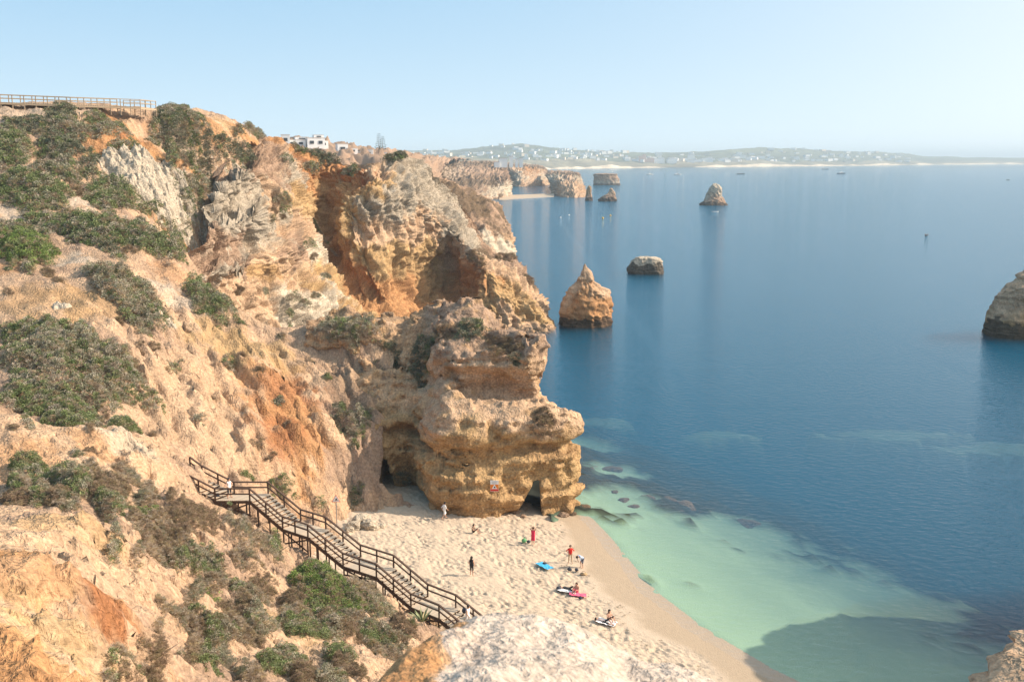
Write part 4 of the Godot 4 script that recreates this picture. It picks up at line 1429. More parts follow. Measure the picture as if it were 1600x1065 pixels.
# ---------------------------------------------------------------- the far coast and its town
const PLATEAU := [
	["SSSSSS", [330, 300, 290], [330, 262, 330], [330, 232, 460], [330, 224, 640], [330, 236, 1100], [330, 246, 2600]],
	["SSSSSS", [420, 300, 290], [420, 262, 330], [420, 229, 460], [420, 222, 640], [420, 236, 1100], [420, 246, 2600]],
	["SSSSSS", [500, 300, 290], [500, 262, 330], [500, 232, 460], [500, 226, 640], [500, 238, 1100], [500, 246, 2600]],
	["SSSSSS", [570, 310, 290], [570, 266, 330], [570, 242, 460], [575, 236, 640], [580, 242, 1100], [590, 247, 2600]],
	["SSSSSS", [630, 330, 300], [635, 275, 350], [640, 252, 500], [650, 244, 700], [660, 246, 1100], [680, 248, 2600]],
	["SSSSSS", [660, 350, 320], [680, 300, 400], [690, 268, 600], [700, 254, 850], [715, 250, 1200], [740, 249, 2600]],
]
const FAR_HEADLAND := [
	["SBSBSC", [640, 262, 1500], [640, 264, 1200], [645, 275, 950], [650, 290, 820], [655, 310, 760], [656, 335, 750]],
	["SBPBSC", [690, 252, 1500], [690, 254, 1200], [694, 266, 980], [700, 284, 880], [705, 312, 840], [706, 335, 836]],
	["SBSBSC", [735, 251, 1500], [735, 254, 1200], [735, 264, 1020], [740, 280, 920], [746, 303, 890], [747, 330, 886]],
	["SBSBWC", [765, 251, 1500], [765, 254, 1220], [768, 266, 1050], [772, 280, 950], [776, 296, 925], [777, 325, 920]],
	["SBSSWC", [785, 253, 1500], [786, 258, 1250], [788, 268, 1080], [792, 278, 975], [795, 292, 958], [796, 322, 955]],
	["SSSSWC", [792, 258, 1500], [794, 264, 1300], [796, 272, 1150], [798, 280, 1060], [799, 292, 1040], [800, 318, 1035]],
]
const FAR_HEADLAND_TWO := [
	["SSSWCC", [770, 252, 1900], [772, 256, 1600], [776, 262, 1440], [780, 276, 1400], [782, 292, 1380], [783, 312, 1375]],
	["SBCWCC", [800, 254, 1900], [802, 258, 1560], [804, 262, 1380], [808, 275, 1340], [810, 293, 1320], [811, 312, 1315]],
	["SBOCCC", [825, 256, 1900], [828, 259, 1560], [830, 263, 1400], [833, 275, 1370], [836, 292, 1350], [837, 310, 1345]],
	["SBCWCC", [845, 258, 1900], [846, 261, 1600], [848, 265, 1460], [851, 275, 1420], [854, 289, 1400], [855, 308, 1395]],
	["SBSCCC", [856, 264, 1900], [857, 267, 1700], [859, 270, 1560], [861, 276, 1500], [863, 286, 1490], [864, 305, 1485]],
]
const FAR_HEADLAND_THREE := [
	["SSWWCC", [850, 268, 1400], [852, 272, 1240], [855, 277, 1120], [857, 288, 1090], [858, 300, 1080], [858, 318, 1075]],
	["SBWCCC", [862, 266, 1400], [864, 270, 1220], [868, 274, 1080], [872, 288, 1010], [875, 305, 980], [876, 325, 975]],
	["SBSCCC", [885, 266, 1400], [886, 270, 1200], [888, 275, 1060], [890, 288, 985], [892, 308, 955], [893, 328, 950]],
	["SBWCCC", [900, 268, 1400], [901, 271, 1220], [903, 277, 1090], [907, 290, 1000], [912, 308, 958], [914, 328, 950]],
	["SSWCCC", [906, 270, 1400], [908, 274, 1300], [911, 281, 1180], [915, 293, 1080], [919, 306, 1030], [921, 324, 1020]],
]
const COAST := [
	["NNNNMMAA", [480, 249, 9000], [480, 240, 5600], [480, 242, 4600], [480, 246, 3600], [480, 249, 3000], [480, 254, 2500], [480, 262, 2300], [480, 272, 2250]],
	["NNNNMMAA", [620, 249, 9000], [620, 238, 5600], [620, 240, 4600], [620, 245, 3600], [620, 249, 3000], [620, 254, 2600], [620, 262, 2450], [620, 272, 2400]],
	["NNNNMMAA", [700, 249, 9000], [700, 236, 5600], [700, 238, 4600], [700, 243, 3700], [700, 248, 3200], [700, 254, 2900], [700, 260, 2750], [700, 270, 2700]],
	["NNNNMMAA", [770, 247, 9000], [770, 230, 5400], [770, 236, 4600], [770, 243, 3900], [770, 249, 3500], [770, 255, 3250], [770, 260, 3100], [770, 268, 3050]],
	["NNNNMMAA", [820, 247, 9000], [822, 227, 5400], [822, 235, 4600], [822, 243, 4000], [822, 250, 3700], [822, 256, 3500], [822, 261, 3400], [822, 268, 3350]],
	["NNNNMMAA", [880, 247, 9000], [880, 234, 5400], [880, 238, 4700], [880, 245, 4150], [880, 251, 3900], [880, 257, 3750], [880, 261.5, 3650], [880, 268, 3600]],
	["NNNNMMAA", [970, 247, 9000], [970, 238, 5400], [970, 241, 4800], [970, 246, 4350], [970, 252, 4150], [970, 256, 4050], [970, 260.5, 3980], [970, 266, 3950]],
	["NNNNMMAA", [1080, 247, 9000], [1080, 239, 5600], [1080, 242, 5100], [1080, 247, 4700], [1080, 252, 4500], [1080, 256, 4400], [1080, 259.2, 4350], [1080, 264, 4320]],
	["NNNNMMAA", [1190, 247, 9000], [1190, 233, 6000], [1190, 239, 5500], [1190, 246, 5100], [1190, 251.5, 4900], [1190, 255, 4800], [1190, 257.6, 4750], [1190, 262, 4720]],
	["NNNNMMAA", [1300, 247, 9000], [1300, 236, 6400], [1300, 241, 5900], [1300, 247, 5500], [1300, 251.5, 5300], [1300, 254.5, 5200], [1300, 256.6, 5150], [1300, 260, 5120]],
	["NNNNMMAA", [1400, 247, 9500], [1400, 240, 7000], [1400, 244, 6500], [1400, 248, 6100], [1400, 251.5, 5900], [1400, 254, 5800], [1400, 255.8, 5750], [1400, 259, 5720]],
	["NNNNMMAA", [1480, 248, 10000], [1480, 246, 7600], [1480, 248, 7100], [1480, 250, 6700], [1480, 252, 6500], [1480, 253.8, 6400], [1480, 255.2, 6350], [1480, 258, 6320]],
	["NNNNMMAA", [1700, 248, 11000], [1700, 247, 8600], [1700, 248, 8100], [1700, 249.5, 7700], [1700, 251.4, 7500], [1700, 253, 7400], [1700, 254.4, 7350], [1700, 257, 7320]],
]

func far_sheet(called: String, columns: Array, su: int, sv: int, bump: float, scale_: float, mat: Material) -> Array:
	var pal := {"N": Color(0.16, 0.18, 0.12), "M": Color(0.27, 0.24, 0.16), "A": Color(0.66, 0.55, 0.40)}
	var pts := []
	for c in columns:
		var l := []
		for k in range(1, c.size()):
			l.append(at(c[k][0], c[k][1], c[k][2]))
		pts.append(l)
	var g := dense_grid(pts, su, sv)
	var pos: PackedVector3Array = g[0]
	var nu: int = g[1]
	var nv: int = g[2]
	var nr: int = pts[0].size()
	var cols := PackedColorArray()
	cols.resize(pos.size())
	for j in nv:
		for i in nu:
			var k := j * nu + i
			var p := pos[k]
			var n := fbm.get_noise_3d(p.x * scale_, p.y * scale_, p.z * scale_)
			var n2 := fbm.get_noise_3d(p.x * scale_ * 6.0, p.y * scale_ * 6.0, p.z * scale_ * 6.0)
			var hold := clampf(float(nv - 1 - j) / (sv * 2.0), 0.0, 1.0)
			pos[k] = p + Vector3(0, (n + n2 * 0.35) * bump * hold, 0)
			var fj := clampf(float(j) / sv + n * 1.2 * hold, 0.0, nr - 1.001)
			var t: String = columns[mini(i / su, columns.size() - 1)][0]
			var a: Color = pal[t[int(fj)]]
			var c := a * (1.0 + 0.7 * n2 + 0.5 * n)
			c.a = 1.0
			cols[k] = c
	structure(called, grid_mesh(pos, cols, nu, nv), mat)
	return [pos, nu, nv]

func sheet_y(s: Array, i: int, j: int) -> Vector3:
	return s[0][j * s[1] + i]

# a plain flat-roofed white house; blocks: [x, y, z, width, height, depth]
func house(called: String, where: Vector3, turn: float, blocks: Array, wall: Material, label: String, group: String, windows: bool) -> void:
	var o := thing(called, where, label, "house", group, turn)
	if windows:
		o.scale = Vector3(0.9, 0.8, 0.9)
	for b in blocks:
		var st := started()
		box_into(st, Transform3D(Basis(), Vector3(b[0], b[1] + b[4] * 0.5 - 0.5, b[2])), Vector3(b[3], b[4] + 1.0, b[5]))
		part("wall", done(st), wall, o)
		part("roof", unit_box, mats["roof"], o, Transform3D(Basis().scaled(Vector3(b[3] * 1.04, b[4] * 0.05, b[5] * 1.04)), Vector3(b[0], b[1] + b[4] * 1.025, b[2])))
		if windows:
			var n := int(b[3] / 4.0)
			for k in n:
				part("window", unit_box, mats["glass"], o, Transform3D(Basis().scaled(Vector3(b[3] / n * 0.45, b[4] * 0.35, 0.3)), Vector3(b[0] - b[3] * 0.5 + (k + 0.5) * b[3] / n, b[1] + b[4] * 0.5, b[2] + b[5] * 0.5 + 0.05)))

var unit_box: ArrayMesh

func build_far() -> void:
	unit_box = box_mesh(Vector3.ONE)
	plain("white_wall", Color(0.80, 0.79, 0.76))
	plain("cream_wall", Color(0.70, 0.60, 0.47))
	plain("rose_wall", Color(0.66, 0.42, 0.32))
	plain("roof", Color(0.55, 0.47, 0.40))
	plain("tile_roof", Color(0.45, 0.22, 0.13))
	plain("glass", Color(0.06, 0.07, 0.08), 0.25)
	cliff_sheet("plateau", PLATEAU, 14, 14, 4.0, 1.6, mats["rock"], 0.0, 0.1)
	cliff_sheet("far_headland", FAR_HEADLAND, 22, 22, 4.0, 1.5, mats["far_rock"], 0.7, 0.7)
	cliff_sheet("far_headland", FAR_HEADLAND_TWO, 22, 20, 4.5, 1.6, mats["far_rock"], 0.8, 1.0)
	cliff_sheet("far_headland", FAR_HEADLAND_THREE, 22, 20, 3.5, 1.5, mats["far_rock"], 0.8, 0.9)
	# the pebble beach between the headlands
	var st := started()
	var q := [at_level(780, 305, 1.2), at_level(866, 302, 1.2), at_level(866, 308, -0.3), at_level(780, 313, -0.3)]
	add_quad(st, q[0], q[1], q[2], q[3])
	structure("far_beach", done(st), plain("far_sand", Color(0.42, 0.33, 0.23)))
	var coast := far_sheet("coast", COAST, 22, 12, 16.0, 0.022, mats["far_ground"])
	# white villas on the near skyline
	for v in [
		[446, 222, 420, [[0, 0, 0, 4, 4.6, 5]], "white cube tower house on the skyline"],
		[468, 226, 425, [[-2, 0, 0, 9, 3.4, 7], [1, 3.4, -1, 6, 1.6, 5]], "long white villa with a stepped terrace on the skyline"],
		[492, 226, 425, [[0, 0, 0, 8, 4.4, 7], [1.5, 4.4, 0, 4.5, 1.6, 5]], "tall white villa beside the stepped terrace villa"],
		[505, 227, 430, [[0, 0, 0, 4, 3.4, 6]], "narrow white annex next to the tall villa"],
		[534, 236, 440, [[0, 0, 0, 5, 4.8, 6], [4.5, 0, 1, 5, 2.6, 6]], "small white house with a lower wing behind the headland bush"],
		[556, 240, 450, [[0, 0, 0, 7, 2.2, 6]], "low white house partly behind the headland scrub"],
		[576, 243, 450, [[0, 0, 0, 4.4, 4.4, 5], [-3.6, 0, 0, 3, 2.6, 4]], "square white house with a grey side near the tall pines"],
		[602, 246, 470, [[0, 0, 0, 5, 4.0, 5]], "white house just east of the tall pines"],
	]:
		house("villa", at(v[0], v[1] + 3.0, v[2]), rng.randf_range(0.1, 0.4), v[3], mats["white_wall"], v[4], "white villas on the skyline", true)
	house("ruined_fort", at(786, 260, 1120), 0.1, [[0, 0, 0, 9, 9, 7], [-7, 0, 2, 6, 5, 6], [9, 0, 0, 4, 11, 4], [15, 0, 0, 3, 8, 4], [20, 0, 0, 4, 9, 4]], mats["white_wall"], "white towered building on top of the far headland", "", false)
	# houses of the town across the bay
	var pos: PackedVector3Array = coast[0]
	var kinds := [["white_wall", "small white house of the town on the hills across the bay"], ["cream_wall", "small cream house of the town on the hills across the bay"]]
	for i in 285:
		var px := rng.randf_range(640, 1420)
		var crowd := 1.0 if px < 900 else 0.6
		var j := rng.randf_range(1.2, 4.2)
		if px > 1000 and px < 1180 and rng.randf() < 0.7:
			j = rng.randf_range(3.0, 4.4)
		var best := coast_point(coast, px, j)
		var k: Array = kinds[0] if rng.randf() < 0.8 else kinds[1]
		var w := rng.randf_range(10, 26) * (1.3 if px > 1000 else 1.0)
		var h := rng.randf_range(6, 12)
		house("town_house", best, rng.randf_range(-0.5, 0.5), [[0, 0, 0, w, h, w * 0.8]], mats[k[0]], k[1], "houses of the town across the bay", false)
	for b in [[1003, 3.9, 30, 26, "rose_wall", "tall rose hotel block above the far beach"], [1012, 4.1, 46, 15, "rose_wall", "long rose apartment block above the far beach"], [1030, 4.0, 50, 20, "white_wall", "long white hotel beside the rose block"], [1050, 4.1, 44, 16, "white_wall", "stepped white hotel above the far beach"], [1078, 3.2, 30, 24, "white_wall", "white block standing higher than the far hotels"],
		[1105, 3.9, 48, 18, "white_wall", "broad white hotel east of the higher block"], [1128, 4.0, 44, 16, "white_wall", "low white hotel row east of the broad hotel"], [1150, 4.2, 40, 12, "cream_wall", "cream apartment row above the far beach"], [1185, 3.1, 70, 12, "white_wall", "long white terrace high on the far hill"]]:
		var p := coast_point(coast, b[0], b[1])
		house("hotel", p, 0.0, [[0, 0, 0, b[2], b[3], 16], [b[2] * 0.2, b[3], 0, b[2] * 0.5, b[3] * 0.25, 14]], mats[b[4]], b[5], "hotels above the far beach", false)
	# the two tiered pines
	for t in [[592, 238, 455, 8.6, "sparse tiered pine on the skyline beside the white house"], [598, 239, 458, 7.6, "slightly shorter tiered pine beside its neighbour"]]:
		tiered_pine(at(t[0], t[1], t[2]), t[3], t[4])

func coast_point(coast: Array, px: float, row: float) -> Vector3:
	var pos: PackedVector3Array = coast[0]
	var nu: int = coast[1]
	var j := int(row * 12.0)
	var best := 1e9
	var at_ := Vector3.ZERO
	for i in nu:
		var p := pos[j * nu + i]
		var depth := -p.z * cos(PITCH) - (p.y - EYE) * sin(PITCH)
		var d := absf(800.0 + FOCAL * p.x / depth - px)
		if d < best:
			best = d
			at_ = p
	return at_ + Vector3((px - 800.0) / FOCAL * -at_.z * 0.0, 0, 0)

func tiered_pine(where: Vector3, tall: float, label: String) -> void:
	var o := thing("pine_tree", where, label, "tree", "tiered pines on the skyline")
	var st := started()
	for k in 6:
		var a := TAU * k / 6.0
		var b := TAU * (k + 1) / 6.0
		st.add_vertex(Vector3(cos(a), 0, sin(a)) * 0.22 + Vector3(0, -1, 0)); st.add_vertex(Vector3(0, tall, 0)); st.add_vertex(Vector3(cos(b), 0, sin(b)) * 0.22 + Vector3(0, -1, 0))
	part("trunk", done(st), mats["branch"], o)
	var crown := Node3D.new()
	crown.name = "crown"
	o.add_child(crown)
	for tier in 8:
		var y := tall * (0.22 + 0.1 * tier)
		var s := started()
		for k in 6:
			var a := TAU * (k + rng.randf() * 0.5) / 6.0
			var dir := Vector3(cos(a), 0.18, sin(a)) * (1.9 - tier * 0.17) * rng.randf_range(0.7, 1.1)
			var side := Vector3(-sin(a), 0, cos(a)) * 0.16
			for lift in [Vector3(0, 0.14, 0), Vector3(0, -0.1, 0)]:
				s.add_vertex(Vector3(0, y, 0) + side); s.add_vertex(Vector3(0, y, 0) + dir + lift); s.add_vertex(Vector3(0, y, 0) - side)
			s.add_vertex(Vector3(0, y + 0.1, 0) + dir * 0.5); s.add_vertex(Vector3(0, y + 0.34, 0) + dir); s.add_vertex(Vector3(0, y - 0.12, 0) + dir * 0.9)
		part("branch", done(s), mats["pine_leaf"], crown)

# ---------------------------------------------------------------- timber stairs and boardwalk
func timber(called: String, a: Vector3, b: Vector3, w: float, h: float, mat: String, parent: Node3D) -> void:
	var xf: Transform3D = beam(a, b, w, h)[0]
	xf.origin -= parent.position
	part(called, unit_box, mats[mat], parent, xf)

# railing along the points of the deck edge: posts, top rail, middle rail
func railing(line: Array, parent: Node3D, mat: String, tall: float, gap: float, sink: float, thick := 0.09) -> void:
	for i in line.size() - 1:
		var a: Vector3 = line[i]
		var b: Vector3 = line[i + 1]
		var up := Vector3(0, tall, 0)
		timber("handrail", a + up, b + up, thick * 1.3, thick * 0.8, mat, parent)
		timber("middle_rail", a + up * 0.55, b + up * 0.55, thick * 0.6, thick * 0.9, mat, parent)
		var n := maxi(1, int(round(a.distance_to(b) / gap)))
		for k in n + (1 if i == line.size() - 2 else 0):
			var p := a.lerp(b, float(k) / n)
			timber("post", p - Vector3(0, sink, 0), p + up, thick, thick, mat, parent)

const STAIR_FRONT := [[266, 742, 80.0], [285, 756, 79.6], [336, 782, 79.0], [390, 781, 79.0], [441.6, 826, 77.2], [481, 840, 75.4], [536, 884, 73.5], [588, 901, 71.4], [642, 948, 69.7], [686, 964, 67.8], [742, 1012, 65.9]]

func build_stairs() -> void:
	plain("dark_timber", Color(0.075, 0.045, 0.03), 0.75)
	plain("worn_timber", Color(0.44, 0.36, 0.27), 0.85)
	plain("pale_timber", Color(0.50, 0.40, 0.29), 0.85)
	plain("silver_timber", Color(0.40, 0.30, 0.20), 0.85)
	var front := []
	for p in STAIR_FRONT:
		front.append(at(p[0], p[1], p[2]))
	# landings are level
	for k in [2, 4, 6, 8]:
		front[k + 1].y = front[k].y
	var across := Vector3(1.12, 0, -1.7)
	var back := []
	for p in front:
		back.append(p + across)
	var o := thing("wooden_staircase", front[4], "long dark timber staircase with four landings leading down to the beach", "staircase")
	# flights: 0-2, 3-4, 5-6, 7-8, 9-10; landings between
	for f in [[0, 1], [1, 2], [3, 4], [5, 6], [7, 8], [9, 10]]:
		var a: Vector3 = front[f[0]]
		var b: Vector3 = front[f[1]]
		var n := maxi(3, int(round((a.y - b.y) / 0.175)))
		var run := (b - a) / n
		for i in n:
			var p := a + run * (i + 0.5) + Vector3(0, -run.y * 0.5, 0)
			var w := Vector3(run.x, 0, run.z).length()
			var mid := p + across * 0.5 + Vector3(0, rng.randf_range(-0.006, 0.006), 0)
			var along := across.normalized()
			var fwd := Vector3(run.x, 0, run.z).normalized()
			fwd = (fwd - along * fwd.dot(along)).normalized()
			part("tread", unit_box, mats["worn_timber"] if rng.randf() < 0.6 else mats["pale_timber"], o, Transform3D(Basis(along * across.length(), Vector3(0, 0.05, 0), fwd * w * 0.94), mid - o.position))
			part("riser_shade", unit_box, mats["dark_timber"], o, Transform3D(Basis(along * across.length() * 0.98, Vector3(0, 0.07, 0), fwd * 0.03), mid - o.position + fwd * w * 0.42 - Vector3(0, 0.062, 0)))  # steps are open here: a dark strip stands in for the shade between treads
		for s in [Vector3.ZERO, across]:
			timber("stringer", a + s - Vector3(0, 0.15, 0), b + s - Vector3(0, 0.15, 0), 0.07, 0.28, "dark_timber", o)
	for l in [[2, 3], [4, 5], [6, 7], [8, 9]]:
		var a: Vector3 = front[l[0]]
		var b: Vector3 = front[l[1]]
		var n := maxi(6, int(a.distance_to(b) / 0.16))
		for i in n:
			var p := a.lerp(b, (i + 0.5) / n)
			timber("deck_plank", p, p + across, a.distance_to(b) / n * 0.93, 0.045, "worn_timber" if rng.randf() < 0.5 else "pale_timber", o)
		timber("beam", a - Vector3(0, 0.14, 0), b - Vector3(0, 0.14, 0), 0.08, 0.2, "dark_timber", o)
		timber("beam", a + across - Vector3(0, 0.14, 0), b + across - Vector3(0, 0.14, 0), 0.08, 0.2, "dark_timber", o)
		for t in [0.02, 0.34, 0.66, 0.98]:
			for s in [Vector3.ZERO, across]:
				var p: Vector3 = a.lerp(b, t) + s
				timber("support_post", Vector3(p.x, minf(maxf(hill_y(p.x, -p.z), sand_y(p.x, -p.z)) - 0.3, p.y - 0.4), p.z), p - Vector3(0, 0.05, 0), 0.11, 0.11, "dark_timber", o)
		var ga := a - Vector3(0, 0.25, 0)
		var gb := b - Vector3(0, minf(1.3, maxf(0.3, b.y - hill_y(b.x, -b.z) - 0.2)), 0)
		timber("brace", ga, gb, 0.05, 0.12, "dark_timber", o)
		timber("brace", Vector3(ga.x, gb.y, ga.z), Vector3(gb.x, ga.y, gb.z), 0.05, 0.12, "dark_timber", o)
	# supports under the flights
	for f in [[3, 4], [5, 6], [7, 8]]:
		for t in [0.25, 0.6]:
			for s in [Vector3.ZERO, across]:
				var p: Vector3 = front[f[0]].lerp(front[f[1]], t) + s
				var g := maxf(hill_y(p.x, -p.z), sand_y(p.x, -p.z))
				if g < p.y - 0.4:
					timber("support_post", Vector3(p.x, g - 0.3, p.z), p - Vector3(0, 0.2, 0), 0.1, 0.1, "dark_timber", o)
	railing(front, o, "dark_timber", 1.05, 2.0, 0.25, 0.115)
	railing(back, o, "dark_timber", 1.05, 2.0, 0.25, 0.115)

func build_boardwalk() -> void:
	var near := [at(-60, 158, 147), at(0, 159.5, 149), at(110, 163.5, 152), at(172, 165.5, 155)]
	var wide := Vector3(0.3, 0, -1.9)
	var o := thing("boardwalk", near[1], "raised timber boardwalk with railings along the hilltop", "boardwalk")
	var far := []
	for p in near:
		far.append(p + wide)
	for i in near.size() - 1:
		var a: Vector3 = near[i]
		var b: Vector3 = near[i + 1]
		var n := int(a.distance_to(b) / 0.32)
		for k in n:
			var p := a.lerp(b, (k + 0.5) / n)
			timber("deck_plank", p, p + wide, a.distance_to(b) / n * 0.92, 0.06, "pale_timber", o)
		for s in [Vector3.ZERO, wide]:
			timber("beam", a + s - Vector3(0, 0.18, 0), b + s - Vector3(0, 0.18, 0), 0.1, 0.24, "silver_timber", o)
	railing(near, o, "silver_timber", 1.1, 1.6, 1.2, 0.11)
	railing(far, o, "silver_timber", 1.1, 1.6, 1.2, 0.11)
	var c := at(172, 165.5, 155)
	var ring := [c, at(219, 167, 157), at(219, 167, 157) + Vector3(0.8, 0, -4.5), c + Vector3(0.3, 0, -4.5)]
	var d := thing("viewing_platform", c, "square timber viewing platform at the end of the boardwalk", "platform")
	var n2 := 22
	for k in n2:
		var p: Vector3 = ring[0].lerp(ring[1], (k + 0.5) / n2)
		timber("deck_plank", p, p + Vector3(0.5, 0, -4.5), 0.19, 0.06, "pale_timber", d)
	timber("beam", ring[0] - Vector3(0, 0.2, 0), ring[1] - Vector3(0, 0.2, 0), 0.1, 0.26, "silver_timber", d)
	timber("beam", ring[1] - Vector3(0, 0.2, 0), ring[2] - Vector3(0, 0.2, 0), 0.1, 0.26, "silver_timber", d)
	railing([ring[0], ring[1], ring[2], ring[3]], d, "silver_timber", 1.1, 1.5, 1.3, 0.11)

# ---------------------------------------------------------------- signs
func tri(st: SurfaceTool, a: Vector3, b: Vector3, c: Vector3) -> void:
	st.add_vertex(a); st.add_vertex(b); st.add_vertex(c)

func triangle_plate(size: float, thick: float) -> ArrayMesh:
	var st := started()
	var f := [Vector3(-size, -size * 0.8, thick), Vector3(0, size * 0.95, thick), Vector3(size, -size * 0.8, thick)]
	var b := [Vector3(-size, -size * 0.8, 0), Vector3(0, size * 0.95, 0), Vector3(size, -size * 0.8, 0)]
	tri(st, f[0], f[1], f[2])
	tri(st, b[2], b[1], b[0])
	for i in 3:
		var j := (i + 1) % 3
		add_quad(st, f[i], b[i], b[j], f[j])
	return done(st)

func build_signs() -> void:
	plain("sign_white", Color(0.80, 0.80, 0.78), 0.5)
	plain("sign_red", Color(0.60, 0.05, 0.03), 0.5)
	plain("sign_orange", Color(0.75, 0.22, 0.03), 0.5)
	plain("sign_black", Color(0.02, 0.02, 0.02), 0.5)
	plain("sign_grey", Color(0.35, 0.35, 0.36), 0.5)
	plain("steel", Color(0.32, 0.31, 0.30), 0.45)
	var p := at(526, 812, 89.5)
	p.y = maxf(hill_y(p.x, -p.z), sand_y(p.x, -p.z))
	var o := thing("warning_sign", p, "white triangular rockfall warning sign on a thin post at the foot of the orange slope", "sign")
	timber("post", p - Vector3(0, 0.3, 0), p + Vector3(0, 2.75, 0), 0.07, 0.07, "steel", o)
	part("border", triangle_plate(0.42, 0.02), mats["sign_red"], o, Transform3D(Basis(), Vector3(0, 2.7, 0.05)))
	part("face", triangle_plate(0.34, 0.02), mats["sign_white"], o, Transform3D(Basis(), Vector3(0, 2.69, 0.062)))
	part("symbol", triangle_plate(0.13, 0.02), mats["sign_black"], o, Transform3D(Basis(), Vector3(0.03, 2.64, 0.075)))

func build_cliff_sign(prom: Array) -> void:
	# fixed to the rock face
	var pos: PackedVector3Array = prom[0]
	var ref := at(773, 750, 96.0)
	var front := -1e9
	for q in pos:
		if absf(q.x - ref.x) < 0.45 and absf(q.y - ref.y) < 0.6:
			front = maxf(front, q.z)
	var p := Vector3(ref.x, ref.y, front + 0.04)
	var o := thing("hazard_sign", p, "white, orange and red hazard sign fixed to the rock wall beside the arch", "sign")
	var b := func(called: String, mat: String, c: Vector3, s: Vector3) -> void: part(called, unit_box, mats[mat], o, Transform3D(Basis().scaled(s), c))
	b.call("panel", "sign_white", Vector3(0, 0, 0), Vector3(0.82, 1.12, 0.05))
	b.call("orange_field", "sign_orange", Vector3(0, -0.06, 0.02), Vector3(0.80, 0.44, 0.03))
	b.call("red_footer", "sign_red", Vector3(0, -0.42, 0.02), Vector3(0.80, 0.22, 0.03))
	for k in 3:
		b.call("text_line", "sign_grey", Vector3(0, 0.46 - k * 0.11, 0.026), Vector3(0.62 - 0.1 * k, 0.045, 0.01))
	part("triangle", triangle_plate(0.25, 0.02), mats["sign_white"], o, Transform3D(Basis(), Vector3(0, -0.07, 0.032)))
	part("figure", triangle_plate(0.11, 0.02), mats["sign_black"], o, Transform3D(Basis(), Vector3(0.02, -0.1, 0.046)))

# ---------------------------------------------------------------- people: one continuous skin over a posed skeleton
func capsule_d(p: Vector3, a: Vector3, b: Vector3, ra: float, rb: float) -> float:
	var ab := b - a
	var t := clampf((p - a).dot(ab) / maxf(ab.length_squared(), 1e-6), 0.0, 1.0)
	return p.distance_to(a + ab * t) - lerpf(ra, rb, t)

